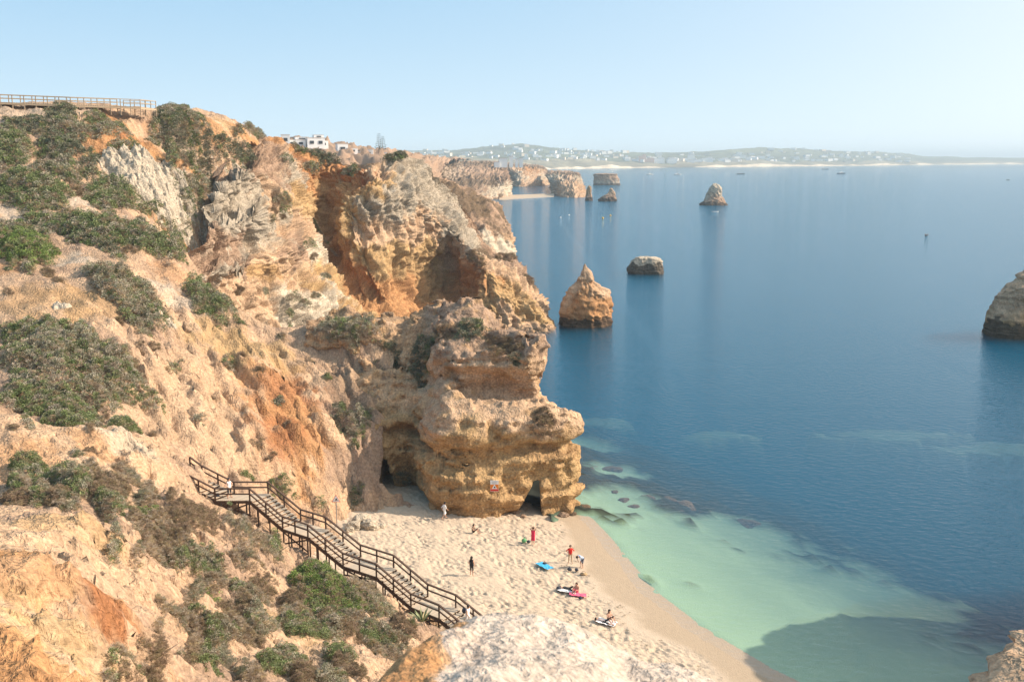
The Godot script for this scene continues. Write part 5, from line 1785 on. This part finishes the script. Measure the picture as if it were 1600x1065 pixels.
# joints of each pose, standing on y = 0 and looking along +z
func pose_bones(pose: String) -> Array:
	var j := {}
	match pose:
		"stand":
			j = {"hip": Vector3(0, 0.93, 0), "chest": Vector3(0, 1.30, 0), "neck": Vector3(0, 1.46, 0.01), "head": Vector3(0, 1.60, 0.03), "el": Vector3(0.27, 1.12, -0.02), "er": Vector3(-0.27, 1.12, -0.02), "hl": Vector3(0.25, 0.88, 0.10), "hr": Vector3(-0.25, 0.88, 0.10), "kl": Vector3(0.11, 0.50, 0.03), "kr": Vector3(-0.11, 0.50, 0.03), "al": Vector3(0.13, 0.08, -0.02), "ar": Vector3(-0.13, 0.08, -0.02), "tl": Vector3(0.15, 0.035, 0.14), "tr": Vector3(-0.15, 0.035, 0.14)}
		"hips":
			j = {"hip": Vector3(0, 0.93, 0), "chest": Vector3(0, 1.30, 0), "neck": Vector3(0, 1.46, 0.01), "head": Vector3(0, 1.60, 0.03), "el": Vector3(0.36, 1.18, -0.06), "er": Vector3(-0.36, 1.18, -0.06), "hl": Vector3(0.19, 1.02, 0.06), "hr": Vector3(-0.19, 1.02, 0.06), "kl": Vector3(0.13, 0.50, 0.03), "kr": Vector3(-0.13, 0.50, 0.03), "al": Vector3(0.17, 0.08, -0.02), "ar": Vector3(-0.17, 0.08, -0.02), "tl": Vector3(0.2, 0.035, 0.14), "tr": Vector3(-0.2, 0.035, 0.14)}
		"armsup":
			j = {"hip": Vector3(0, 0.93, 0), "chest": Vector3(0, 1.30, 0), "neck": Vector3(0, 1.46, 0.01), "head": Vector3(0, 1.60, 0.03), "el": Vector3(0.27, 1.62, 0.02), "er": Vector3(-0.25, 1.55, 0.08), "hl": Vector3(0.10, 1.80, 0.04), "hr": Vector3(-0.08, 1.74, 0.10), "kl": Vector3(0.09, 0.50, 0.03), "kr": Vector3(-0.09, 0.50, 0.03), "al": Vector3(0.09, 0.08, -0.02), "ar": Vector3(-0.10, 0.08, -0.02), "tl": Vector3(0.11, 0.035, 0.14), "tr": Vector3(-0.12, 0.035, 0.14)}
		"bend":
			j = {"hip": Vector3(0, 0.90, -0.08), "chest": Vector3(0, 1.14, 0.26), "neck": Vector3(0, 1.17, 0.44), "head": Vector3(0, 1.15, 0.58), "el": Vector3(0.22, 0.88, 0.36), "er": Vector3(-0.22, 0.88, 0.36), "hl": Vector3(0.14, 0.66, 0.30), "hr": Vector3(-0.14, 0.66, 0.30), "kl": Vector3(0.11, 0.49, 0.0), "kr": Vector3(-0.11, 0.49, 0.0), "al": Vector3(0.12, 0.08, -0.02), "ar": Vector3(-0.12, 0.08, -0.02), "tl": Vector3(0.14, 0.035, 0.14), "tr": Vector3(-0.14, 0.035, 0.14)}
		"walk":
			j = {"hip": Vector3(0, 0.91, 0), "chest": Vector3(0, 1.28, 0.04), "neck": Vector3(0, 1.44, 0.07), "head": Vector3(0, 1.57, 0.11), "el": Vector3(0.25, 1.10, -0.14), "er": Vector3(-0.25, 1.10, 0.10), "hl": Vector3(0.24, 0.88, -0.06), "hr": Vector3(-0.22, 0.90, 0.30), "kl": Vector3(0.10, 0.50, 0.20), "kr": Vector3(-0.10, 0.48, -0.02), "al": Vector3(0.11, 0.08, 0.24), "ar": Vector3(-0.11, 0.14, -0.34), "tl": Vector3(0.12, 0.035, 0.40), "tr": Vector3(-0.12, 0.05, -0.20)}
		"sit":
			j = {"hip": Vector3(0, 0.13, 0), "chest": Vector3(0, 0.48, -0.06), "neck": Vector3(0, 0.64, -0.02), "head": Vector3(0, 0.78, 0.03), "el": Vector3(0.26, 0.36, 0.08), "er": Vector3(-0.26, 0.36, 0.08), "hl": Vector3(0.14, 0.38, 0.32), "hr": Vector3(-0.14, 0.38, 0.32), "kl": Vector3(0.13, 0.42, 0.36), "kr": Vector3(-0.13, 0.42, 0.36), "al": Vector3(0.11, 0.07, 0.60), "ar": Vector3(-0.11, 0.07, 0.60), "tl": Vector3(0.12, 0.04, 0.76), "tr": Vector3(-0.12, 0.04, 0.76)}
		"lie":
			j = {"hip": Vector3(0, 0.12, 0), "chest": Vector3(0, 0.14, -0.36), "neck": Vector3(0, 0.15, -0.52), "head": Vector3(0, 0.17, -0.66), "el": Vector3(0.30, 0.08, -0.24), "er": Vector3(-0.34, 0.08, -0.56), "hl": Vector3(0.26, 0.06, 0.02), "hr": Vector3(-0.12, 0.08, -0.74), "kl": Vector3(0.11, 0.34, 0.36), "kr": Vector3(-0.10, 0.11, 0.44), "al": Vector3(0.11, 0.07, 0.58), "ar": Vector3(-0.12, 0.07, 0.86), "tl": Vector3(0.12, 0.06, 0.74), "tr": Vector3(-0.14, 0.17, 0.92)}
	var side := (j["chest"] - j["hip"]) as Vector3
	var sh := Vector3(0.165, 0, 0)
	var top: Vector3 = j["chest"] + side.normalized() * 0.07
	var hp := Vector3(0.085, 0, 0)
	# [from, to, radius, radius, cloth]
	return [
		[j["hip"] + hp * 0.6, j["chest"] + hp * 0.8, 0.115, 0.125, "top"], [j["hip"] - hp * 0.6, j["chest"] - hp * 0.8, 0.115, 0.125, "top"], [top + sh * 0.8, top - sh * 0.8, 0.075, 0.075, "top"],
		[j["chest"] + side.normalized() * 0.06, j["neck"], 0.06, 0.052, "skin"], [j["neck"] + side.normalized() * 0.04, j["head"], 0.07, 0.100, "skin"],
		[top + sh, j["el"], 0.056, 0.043, "sleeve"], [top - sh, j["er"], 0.056, 0.043, "sleeve"], [j["el"], j["hl"], 0.041, 0.030, "skin"], [j["er"], j["hr"], 0.041, 0.030, "skin"],
		[j["hl"], j["hl"] + (j["hl"] - j["el"]).normalized() * 0.13, 0.034, 0.022, "skin"], [j["hr"], j["hr"] + (j["hr"] - j["er"]).normalized() * 0.13, 0.034, 0.022, "skin"],
		[j["hip"] + hp, j["kl"], 0.092, 0.060, "thigh"], [j["hip"] - hp, j["kr"], 0.092, 0.060, "thigh"], [j["kl"], j["al"], 0.057, 0.038, "calf"], [j["kr"], j["ar"], 0.057, 0.038, "calf"],
		[j["al"] - Vector3(0, 0.02, 0.02), j["tl"], 0.038, 0.032, "foot"], [j["ar"] - Vector3(0, 0.02, 0.02), j["tr"], 0.038, 0.032, "foot"], [j["hip"] + hp, j["hip"] - hp, 0.11, 0.11, "thigh"],
		j["head"], side.normalized(),
	]

func person(pose: String, where: Vector3, turn: float, cloth: Dictionary, label: String, group := "people on the beach", tall := 1.0, skirt := false) -> Node3D:
	var bones := pose_bones(pose)
	var up_dir: Vector3 = bones[19]
	var head: Vector3 = bones[18]
	var lo := Vector3.ONE * 9.0
	var hi := Vector3.ONE * -9.0
	for k in 18:
		for e in 2:
			var r := Vector3.ONE * 0.2
			lo = lo.min(bones[k][e] - r)
			hi = hi.max(bones[k][e] + r)
	var h := 0.033
	var nx := int((hi.x - lo.x) / h) + 1
	var ny := int((hi.y - lo.y) / h) + 1
	var nz := int((hi.z - lo.z) / h) + 1
	var val := PackedFloat32Array()
	val.resize(nx * ny * nz)
	val.fill(1.0)
	for k in 18:
		var a: Vector3 = bones[k][0]
		var b: Vector3 = bones[k][1]
		var ra: float = bones[k][2]
		var rb: float = bones[k][3]
		if skirt and bones[k][4] == "thigh" and k != 17:
			rb *= 1.7
		var m := maxf(ra, rb) + 0.12
		var l := ((a.min(b) - Vector3.ONE * m - lo) / h).floor()
		var u := ((a.max(b) + Vector3.ONE * m - lo) / h).ceil()
		for z in range(maxi(int(l.z), 0), mini(int(u.z) + 1, nz)):
			for y in range(maxi(int(l.y), 0), mini(int(u.y) + 1, ny)):
				for x in range(maxi(int(l.x), 0), mini(int(u.x) + 1, nx)):
					var i := (z * ny + y) * nx + x
					val[i] = smin(val[i], capsule_d(lo + Vector3(x, y, z) * h, a, b, ra, rb), 0.03)
	var net := surface_nets(val, nx, ny, nz, lo, h)
	var pos: PackedVector3Array = net[0]
	var cols := PackedColorArray()
	for p in pos:
		var best := 9.0
		var c: Color = cloth["skin"]
		for k in 18:
			var d := capsule_d(p, bones[k][0], bones[k][1], bones[k][2], bones[k][3])
			if d < best:
				best = d
				c = cloth.get(bones[k][4], cloth["skin"])
		cols.append(c)
	var o := thing("person", where, label, "person", group, turn)
	var body := part("body", indexed(pos, cols, net[1]), mats["cloth"], o)
	body.scale = Vector3.ONE * tall
	# hair: a cap over the back and crown of the head
	var st := SurfaceTool.new()
	st.begin(Mesh.PRIMITIVE_TRIANGLES)
	var sm := SphereMesh.new()
	sm.radius = 0.118
	sm.height = 0.25
	sm.radial_segments = 14
	sm.rings = 8
	var back := Vector3(0, 0, -1) if absf(up_dir.y) > 0.4 else Vector3(0, -0.4, -0.6)
	st.append_from(sm, 0, Transform3D(Basis(), head + back * 0.03 + up_dir * 0.03))
	if cloth.get("long_hair", false):
		st.append_from(sm, 0, Transform3D(Basis().scaled(Vector3(0.9, 1.3, 0.6)), head + back * 0.085 - up_dir * 0.1))
	var hair := part("hair", st.commit(), cloth["hair"], o)
	hair.scale = Vector3.ONE * tall
	return o

func towel(where: Vector3, turn: float, size: Vector2, mat: String, label: String, turn_up := 0.09) -> void:
	var pos := PackedVector3Array()
	for j in 13:
		for i in 9:
			var x := (i / 8.0 - 0.5) * size.x
			var z := (j / 12.0 - 0.5) * size.y
			var q := Vector3(x, 0, z).rotated(Vector3.UP, turn)
			var y := sand_relief(where.x + q.x, -(where.z + q.z)) - where.y
			pos.append(Vector3(x, y + 0.10 + turn_up * fine.get_noise_2d(x * 3.0 + where.x, z * 3.0), z))
	var o := MeshInstance3D.new()
	o.name = numbered("beach_towel")
	o.mesh = grid_mesh(pos, PackedColorArray(), 9, 13)
	o.material_override = mats[mat]
	o.position = where
	o.rotation.y = turn
	add_child(o)
	tag(o, label, "towel", "towels on the beach")

func bag(called: String, where: Vector3, size: Vector3, mat: String, label: String) -> void:
	var st := SurfaceTool.new()
	st.begin(Mesh.PRIMITIVE_TRIANGLES)
	var sm := SphereMesh.new()
	sm.radius = 0.5
	sm.height = 1.0
	sm.radial_segments = 12
	sm.rings = 7
	st.append_from(sm, 0, Transform3D(Basis().scaled(Vector3(size.x, size.y, size.z)), Vector3(0, size.y * 0.42, 0)))
	var o := thing(called, where, label, "bag", "bags on the beach", where.x)
	part("body", st.commit(), mats[mat], o)
	var t := TorusMesh.new()
	t.inner_radius = size.x * 0.2
	t.outer_radius = size.x * 0.27
	t.rings = 12
	t.ring_segments = 6
	part("handle", t, mats[mat], o, Transform3D(Basis(Vector3.RIGHT, PI / 2), Vector3(0, size.y * 0.9, 0)))

func sand_relief(x: float, far: float) -> float:
	var d := sea_distance(x, far)
	return ground_y(d, x, far) + 0.05 * fbm.get_noise_2d(x * 1.2, far * 1.2) + 0.01

func on_sand(px: float, py: float) -> Vector3:
	var p := at_level(px, py, 1.2)
	for i in 4:
		p = at_level(px, py, sand_relief(p.x, -p.z))
	return p

func build_people() -> void:
	var m := plain("cloth", Color.WHITE, 0.85)
	m.vertex_color_use_as_albedo = true
	plain("hair_dark", Color(0.025, 0.018, 0.014), 0.6)
	plain("hair_brown", Color(0.09, 0.05, 0.03), 0.6)
	for t in [["towel_blue", Color(0.06, 0.36, 0.58)], ["towel_white", Color(0.75, 0.73, 0.70)], ["towel_pink", Color(0.68, 0.12, 0.20)], ["bag_green", Color(0.12, 0.32, 0.14)], ["bag_dark", Color(0.05, 0.055, 0.07)], ["bag_tan", Color(0.42, 0.30, 0.17)]]:
		plain(t[0], t[1], 0.9)
	var skin := Color(0.52, 0.30, 0.20)
	var pale := Color(0.60, 0.38, 0.27)
	var wear := func(top: Color, sleeve: Color, thigh: Color, calf: Color, hair: String, s: Color, long_hair := false) -> Dictionary:
		return {"top": top, "sleeve": sleeve, "thigh": thigh, "calf": calf, "foot": s, "skin": s, "hair": mats[hair], "long_hair": long_hair}
	var white := Color(0.72, 0.71, 0.69)
	var black := Color(0.03, 0.03, 0.035)
	var red := Color(0.62, 0.03, 0.02)
	person("armsup", on_sand(833, 851), -0.3, wear.call(Color(0.66, 0.04, 0.10), skin, Color(0.66, 0.04, 0.10), skin, "hair_dark", skin, true), "person in a red dress with both arms raised to the head", "people on the beach", 1.0, true)
	person("hips", on_sand(891, 880), 0.15, wear.call(red, red, Color(0.50, 0.36, 0.22), Color(0.50, 0.36, 0.22), "hair_brown", pale), "person in a red shirt and tan trousers, hands on hips")
	person("bend", on_sand(909, 887), -0.9, wear.call(Color(0.42, 0.50, 0.62), Color(0.42, 0.50, 0.62), Color(0.07, 0.09, 0.14), skin, "hair_dark", skin), "person in a light blue top bending forward beside the red shirt")
	person("stand", on_sand(737, 899), 2.6, wear.call(black, skin, black, skin, "hair_dark", skin, true), "person in black with long dark hair walking alone on the sand")
	person("walk", on_sand(694, 810), 2.2, wear.call(white, white, white, skin, "hair_dark", skin), "person in a long white garment in the shade of the promontory", "people on the beach", 1.0, true)
	person("sit", on_sand(740, 832), 1.2, wear.call(Color(0.09, 0.07, 0.05), skin, black, skin, "hair_dark", skin), "person in dark clothes crouching on the sand near the shade edge", "people on the beach", 0.95)
	person("lie", on_sand(888, 922), 1.2, wear.call(black, skin, black, skin, "hair_dark", skin), "person in black lying on the white towel")
	person("sit", on_sand(901, 926), -0.6, wear.call(skin, skin, Color(0.45, 0.06, 0.10), skin, "hair_brown", skin), "person sitting upright on the pink towel")
	person("lie", on_sand(944, 973), 1.0, wear.call(Color(0.35, 0.30, 0.28), skin, black, skin, "hair_dark", skin), "person lying on the pale towel nearer the stairs")
	person("sit", on_sand(952, 969), 0.6, wear.call(skin, skin, black, skin, "hair_dark", skin, true), "person with dark hair sitting on the pale towel")
	# on the stairs
	var deck := at(358, 772, 79.6)
	deck.y = at(336, 782, 79.0).y + 0.03
	person("hips", deck, 0.9, wear.call(white, skin, black, skin, "hair_dark", skin), "person in a white top and dark shorts standing on the upper stair landing", "people on the stairs")
	var f := at(722, 976, 66.8)
	f.x += 0.25
	var a := at(686, 964, 67.8)
	var b := at(742, 1012, 65.9)
	var t := 0.55
	var step := a.lerp(b, t) + Vector3(0.6, 0.12, -0.9)
	var walker := person("walk", step, 1.1, wear.call(white, skin, white, skin, "hair_dark", skin), "person in white carrying a dark backpack down the lowest flight", "people on the stairs")
	bag("backpack", step + Vector3(-0.24, 1.0, -0.1), Vector3(0.34, 0.46, 0.24), "bag_dark", "dark backpack on the back of the person in white on the stairs")
	bag("shopping_bag", deck + Vector3(-0.95, 0, 0.1), Vector3(0.4, 0.34, 0.3), "bag_dark", "dark bag on the deck beside the person on the upper landing")
	# things lying on the sand
	towel(on_sand(851, 885), 0.7, Vector2(0.85, 1.6), "towel_blue", "bright blue towel spread on the sand")
	towel(on_sand(887, 924), 1.25, Vector2(0.75, 1.6), "towel_white", "white towel under the person in black")
	towel(on_sand(903, 930), 1.5, Vector2(0.65, 1.4), "towel_pink", "pink towel beside the white one")
	towel(on_sand(948, 973), 1.2, Vector2(1.0, 1.5), "towel_white", "pale towel shared by two people nearer the stairs")
	bag("beach_bag", on_sand(819, 847), Vector3(0.55, 0.4, 0.5), "bag_green", "green bag on the sand beside the red dress")
	bag("beach_bag", on_sand(826, 848), Vector3(0.4, 0.3, 0.35), "bag_dark", "dark bag next to the green one")
	bag("beach_bag", on_sand(890, 891), Vector3(0.55, 0.25, 0.4), "bag_dark", "dark bag on the sand below the red shirt")
	bag("beach_bag", on_sand(901, 892), Vector3(0.35, 0.3, 0.3), "bag_dark", "small dark bag below the bending person")
	bag("beach_bag", on_sand(912, 898), Vector3(0.7, 0.22, 0.4), "bag_tan", "tan bundle on the sand below the bending person")
	bag("beach_bag", on_sand(873, 921), Vector3(0.5, 0.3, 0.4), "bag_dark", "black bag at the head of the white towel")
	bag("beach_bag", on_sand(907, 936), Vector3(0.35, 0.25, 0.3), "bag_dark", "small dark bag below the pink towel")
	bag("beach_bag", on_sand(851, 882), Vector3(0.4, 0.25, 0.35), "bag_dark", "dark bundle lying on the blue towel")

# ---------------------------------------------------------------- boats
func hull_mesh(l: float, w: float, h: float) -> ArrayMesh:
	var pos := PackedVector3Array()
	var nu := 13
	for j in 5:
		var t := j / 4.0
		for i in nu:
			var s := i / float(nu - 1) * 2.0 - 1.0
			var along := s * l * 0.5 * lerpf(0.86, 1.0, t)
			var wide := w * 0.5 * (1.0 - pow(maxf(s, 0.0), 2.2)) * (0.86 if s < -0.9 else 1.0) * lerpf(0.45, 1.0, sqrt(t))
			pos.append(Vector3(along, lerpf(-0.25, h * (1.0 + 0.25 * maxf(s, 0.0)), t), wide))
	var st := started()
	for side in [1.0, -1.0]:
		for j in 4:
			for i in nu - 1:
				var k := j * nu + i
				var q := []
				for v in [pos[k], pos[k + 1], pos[k + nu + 1], pos[k + nu]]:
					q.append(Vector3(v.x, v.y, v.z * side))
				if side > 0:
					add_quad(st, q[3], q[2], q[1], q[0])
				else:
					add_quad(st, q[0], q[1], q[2], q[3])
	for i in nu - 1:
		var a := pos[4 * nu + i] - Vector3(0, h * 0.12, 0)
		var b := pos[4 * nu + i + 1] - Vector3(0, h * 0.12, 0)
		add_quad(st, a, b, Vector3(b.x, b.y, -b.z), Vector3(a.x, a.y, -a.z))
	var r := pos[nu * 4]
	var r0 := pos[0]
	add_quad(st, Vector3(r0.x, r0.y, r0.z), Vector3(r.x, r.y, r.z), Vector3(r.x, r.y, -r.z), Vector3(r0.x, r0.y, -r0.z))
	return done(st)

func boat(px: float, py: float, l: float, turn: float, mast: float, cabin: bool, mat: String, label: String) -> void:
	var p := at_level(px, py, 0.0)
	var o := thing("sailing_boat" if mast > 0.0 else "motor_boat", p, label, "boat", "boats on the bay", turn)
	var h := l * 0.09
	part("hull", hull_mesh(l, l * 0.28, h), mats[mat], o)
	if cabin:
		part("cabin", unit_box, mats["white_wall"], o, Transform3D(Basis().scaled(Vector3(l * 0.4, h * 1.0, l * 0.18)), Vector3(-l * 0.02, h * 1.35, 0)))
		part("windscreen", unit_box, mats["glass"], o, Transform3D(Basis().scaled(Vector3(l * 0.3, h * 0.4, l * 0.185)), Vector3(l * 0.04, h * 1.55, 0)))
		if mast <= 0.0:
			part("flybridge", unit_box, mats["white_wall"], o, Transform3D(Basis().scaled(Vector3(l * 0.22, h * 0.7, l * 0.15)), Vector3(-l * 0.04, h * 2.2, 0)))
	if mast > 0.0:
		timber("mast", p + Vector3(0, h, 0), p + Vector3(0, mast, 0), 0.3, 0.3, "steel", o)
		var boom_b := p + Vector3(-l * 0.4, h * 2.2, 0)
		timber("boom", p + Vector3(0, h * 2.2, 0), boom_b, 0.35, 0.45, "white_wall", o)

func buoy(px: float, py: float, r: float, mat: String, label: String) -> void:
	var p := at_level(px, py, 0.0)
	var o := thing("buoy", p, label, "buoy", "buoys off the far beach")
	var s := SphereMesh.new()
	s.radius = r
	s.height = r * 1.8
	s.radial_segments = 14
	s.rings = 8
	part("float", s, mats[mat], o, Transform3D(Basis(), Vector3(0, r * 0.3, 0)))
	var c := CylinderMesh.new()
	c.top_radius = r * 0.08
	c.bottom_radius = r * 0.12
	c.height = r * 1.4
	c.radial_segments = 8
	part("staff", c, mats["steel"], o, Transform3D(Basis(), Vector3(0, r * 1.6, 0)))

func build_boats() -> void:
	plain("hull_blue", Color(0.10, 0.16, 0.24), 0.4)
	plain("hull_dark", Color(0.05, 0.06, 0.07), 0.4)
	plain("buoy_yellow", Color(0.70, 0.45, 0.03), 0.5)
	boat(1016, 273, 17, 0.3, 0.0, true, "white_wall", "white motor yacht in the middle of the bay near the far beach")
	boat(1059, 273, 18, 0.2, 20, true, "white_wall", "white sailing boat with a tall mast beside the motor yacht")
	boat(1158, 272, 20, 0.1, 24, false, "hull_dark", "dark-hulled sailing boat with a bare mast")
	boat(1290, 264.5, 26, 0.1, 0.0, false, "hull_blue", "low dark boat beneath the far hills")
	boat(1315, 271.5, 24, 0.2, 0.0, true, "hull_blue", "blue-hulled motor yacht with a pale cabin")
	boat(1118, 331, 5.0, 0.1, 0.0, false, "white_wall", "small white boat in front of the bell-shaped stack")
	boat(1448, 368, 3.4, 1.0, 0.0, false, "hull_dark", "small dark dinghy with two people far out")
	boat(1576, 281, 8.0, 0.4, 0.0, false, "hull_dark", "tiny dark boat in the hazy east of the bay")
	for q in [[0.4, Color(0.05, 0.06, 0.09)], [-0.5, Color(0.08, 0.08, 0.09)]]:
		var p: Vector3 = at_level(1448, 368, 0.0) + Vector3(q[0], 0.15, q[0] * 0.6)
		person("sit", p, 0.4, {"top": q[1], "sleeve": q[1], "thigh": q[1], "skin": Color(0.5, 0.3, 0.2), "hair": mats["hair_dark"]}, "person in dark clothing sitting in the small dinghy", "people in the dinghy")
	buoy(942, 341, 0.7, "buoy_yellow", "yellow buoy off the far beach")
	buoy(954, 337, 0.6, "buoy_yellow", "small yellow buoy east of its neighbour")
	buoy(889, 336, 0.5, "white_wall", "white buoy off the pebble beach")
	buoy(876, 340, 0.5, "white_wall", "white buoy nearest the pebble beach")

# ---------------------------------------------------------------- agave
func build_agave() -> void:
	var g := plain("agave", Color(0.26, 0.29, 0.15), 0.6)
	var dry := plain("agave_dry", Color(0.46, 0.36, 0.20), 0.8)
	for a in [[660, 975, 1.35], [645, 985, 0.8], [682, 978, 0.8]]:
		var p := on_hill(a[0], a[1])
		var o := thing("agave", p, "grey-green agave with sword leaves at the foot of the stairs" if a[2] > 1.0 else "smaller agave beside the big one at the foot of the stairs", "agave", "agaves by the stairs")
		for k in 22:
			var ang := TAU * k / 22.0 + rng.randf() * 0.3
			var lean := rng.randf_range(0.25, 1.25)
			var l: float = a[2] * rng.randf_range(0.75, 1.1)
			var dir := Vector3(cos(ang) * sin(lean), cos(lean), sin(ang) * sin(lean))
			var side := dir.cross(Vector3.UP).normalized() * l * 0.06
			var st := started()
			var mid := dir * l * 0.5
			var tip := dir * l + Vector3(0, -0.1 * l * sin(lean), 0)
			var keel := Vector3(0, -0.035, 0)
			tri(st, -side * 0.8, mid - side, keel); tri(st, keel, mid - side, mid + keel); tri(st, keel, mid + keel, side * 0.8); tri(st, side * 0.8, mid + keel, mid + side)
			tri(st, mid - side, tip, mid + keel); tri(st, mid + keel, tip, mid + side)
			part("leaf", done(st), dry if lean > 1.05 else g, o)

func _ready() -> void:
	rng.seed = 7
	set_view()
	make_materials()
	solve_hill()
	build_ground()
	build_hill("hillside", -62.0, 14.0, 12.0, 80.0, 0.23)
	build_hill("hilltop", -112.0, 8.0, 79.8, 194.0, 0.38)
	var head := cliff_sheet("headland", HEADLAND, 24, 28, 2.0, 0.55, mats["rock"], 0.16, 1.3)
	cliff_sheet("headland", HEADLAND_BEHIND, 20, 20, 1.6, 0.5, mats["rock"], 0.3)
	var prom := build_promontory()
	build_rocks()
	build_ledge()
	plain("branch", Color(0.20, 0.15, 0.11), 0.9)
	build_far()
	build_stairs()
	build_boardwalk()
	build_signs()
	build_cliff_sign(prom)
	build_people()
	build_boats()
	build_agave()
	build_shrubs(head, prom)
	build_seaweed()

func set_view() -> void:
	var cam := Camera3D.new()
	cam.name = "camera"
	cam.position = Vector3(0, EYE, 0)
	cam.rotation = Vector3(-PITCH, 0, 0)
	cam.near = 0.2
	cam.far = 40000.0
	cam.fov = rad_to_deg(2.0 * atan(532.5 / FOCAL))
	add_child(cam)
	cam.current = true
	var lens := CameraAttributesPhysical.new()
	lens.frustum_focus_distance = 110.0
	lens.frustum_focal_length = 35.0
	lens.exposure_aperture = 4.0
	lens.frustum_near = 0.2
	lens.frustum_far = 40000.0
	cam.attributes = lens
	cam.fov = rad_to_deg(2.0 * atan(532.5 / FOCAL))
	var env := Environment.new()
	var sky_m := ProceduralSkyMaterial.new()
	sky_m.sky_top_color = Color(0.38, 0.62, 0.79)
	sky_m.sky_horizon_color = Color(0.77, 0.85, 0.89)
	sky_m.sky_curve = 0.12
	sky_m.ground_bottom_color = Color(0.3, 0.4, 0.45)
	sky_m.ground_horizon_color = Color(0.77, 0.85, 0.89)
	sky_m.sun_angle_max = 110.0
	sky_m.sun_curve = 0.6
	var sky := Sky.new()
	sky.sky_material = sky_m
	env.background_mode = Environment.BG_SKY
	env.sky = sky
	env.tonemap_mode = Environment.TONE_MAPPER_LINEAR
	env.tonemap_exposure = 1.4
	env.sdfgi_enabled = true
	env.ssao_enabled = true
	env.ssil_enabled = true
	env.volumetric_fog_enabled = true
	env.volumetric_fog_density = 0.0
	env.fog_enabled = true
	env.fog_density = 0.00015
	env.fog_light_color = Color(0.86, 0.93, 0.97)
	var we := WorldEnvironment.new()
	we.name = "environment"
	we.environment = env
	add_child(we)
	var sun := DirectionalLight3D.new()
	sun.name = "sun"
	sun.light_color = Color(1.0, 0.94, 0.87)
	sun.light_energy = 1.6
	sun.light_angular_distance = 0.5
	sun.shadow_enabled = true
	var to_sun := Vector3(cos(deg_to_rad(34.0)), sin(deg_to_rad(34.0)), -0.05).normalized()
	add_child(sun)
	sun.look_at_from_position(to_sun * 100.0, Vector3.ZERO, Vector3.UP)
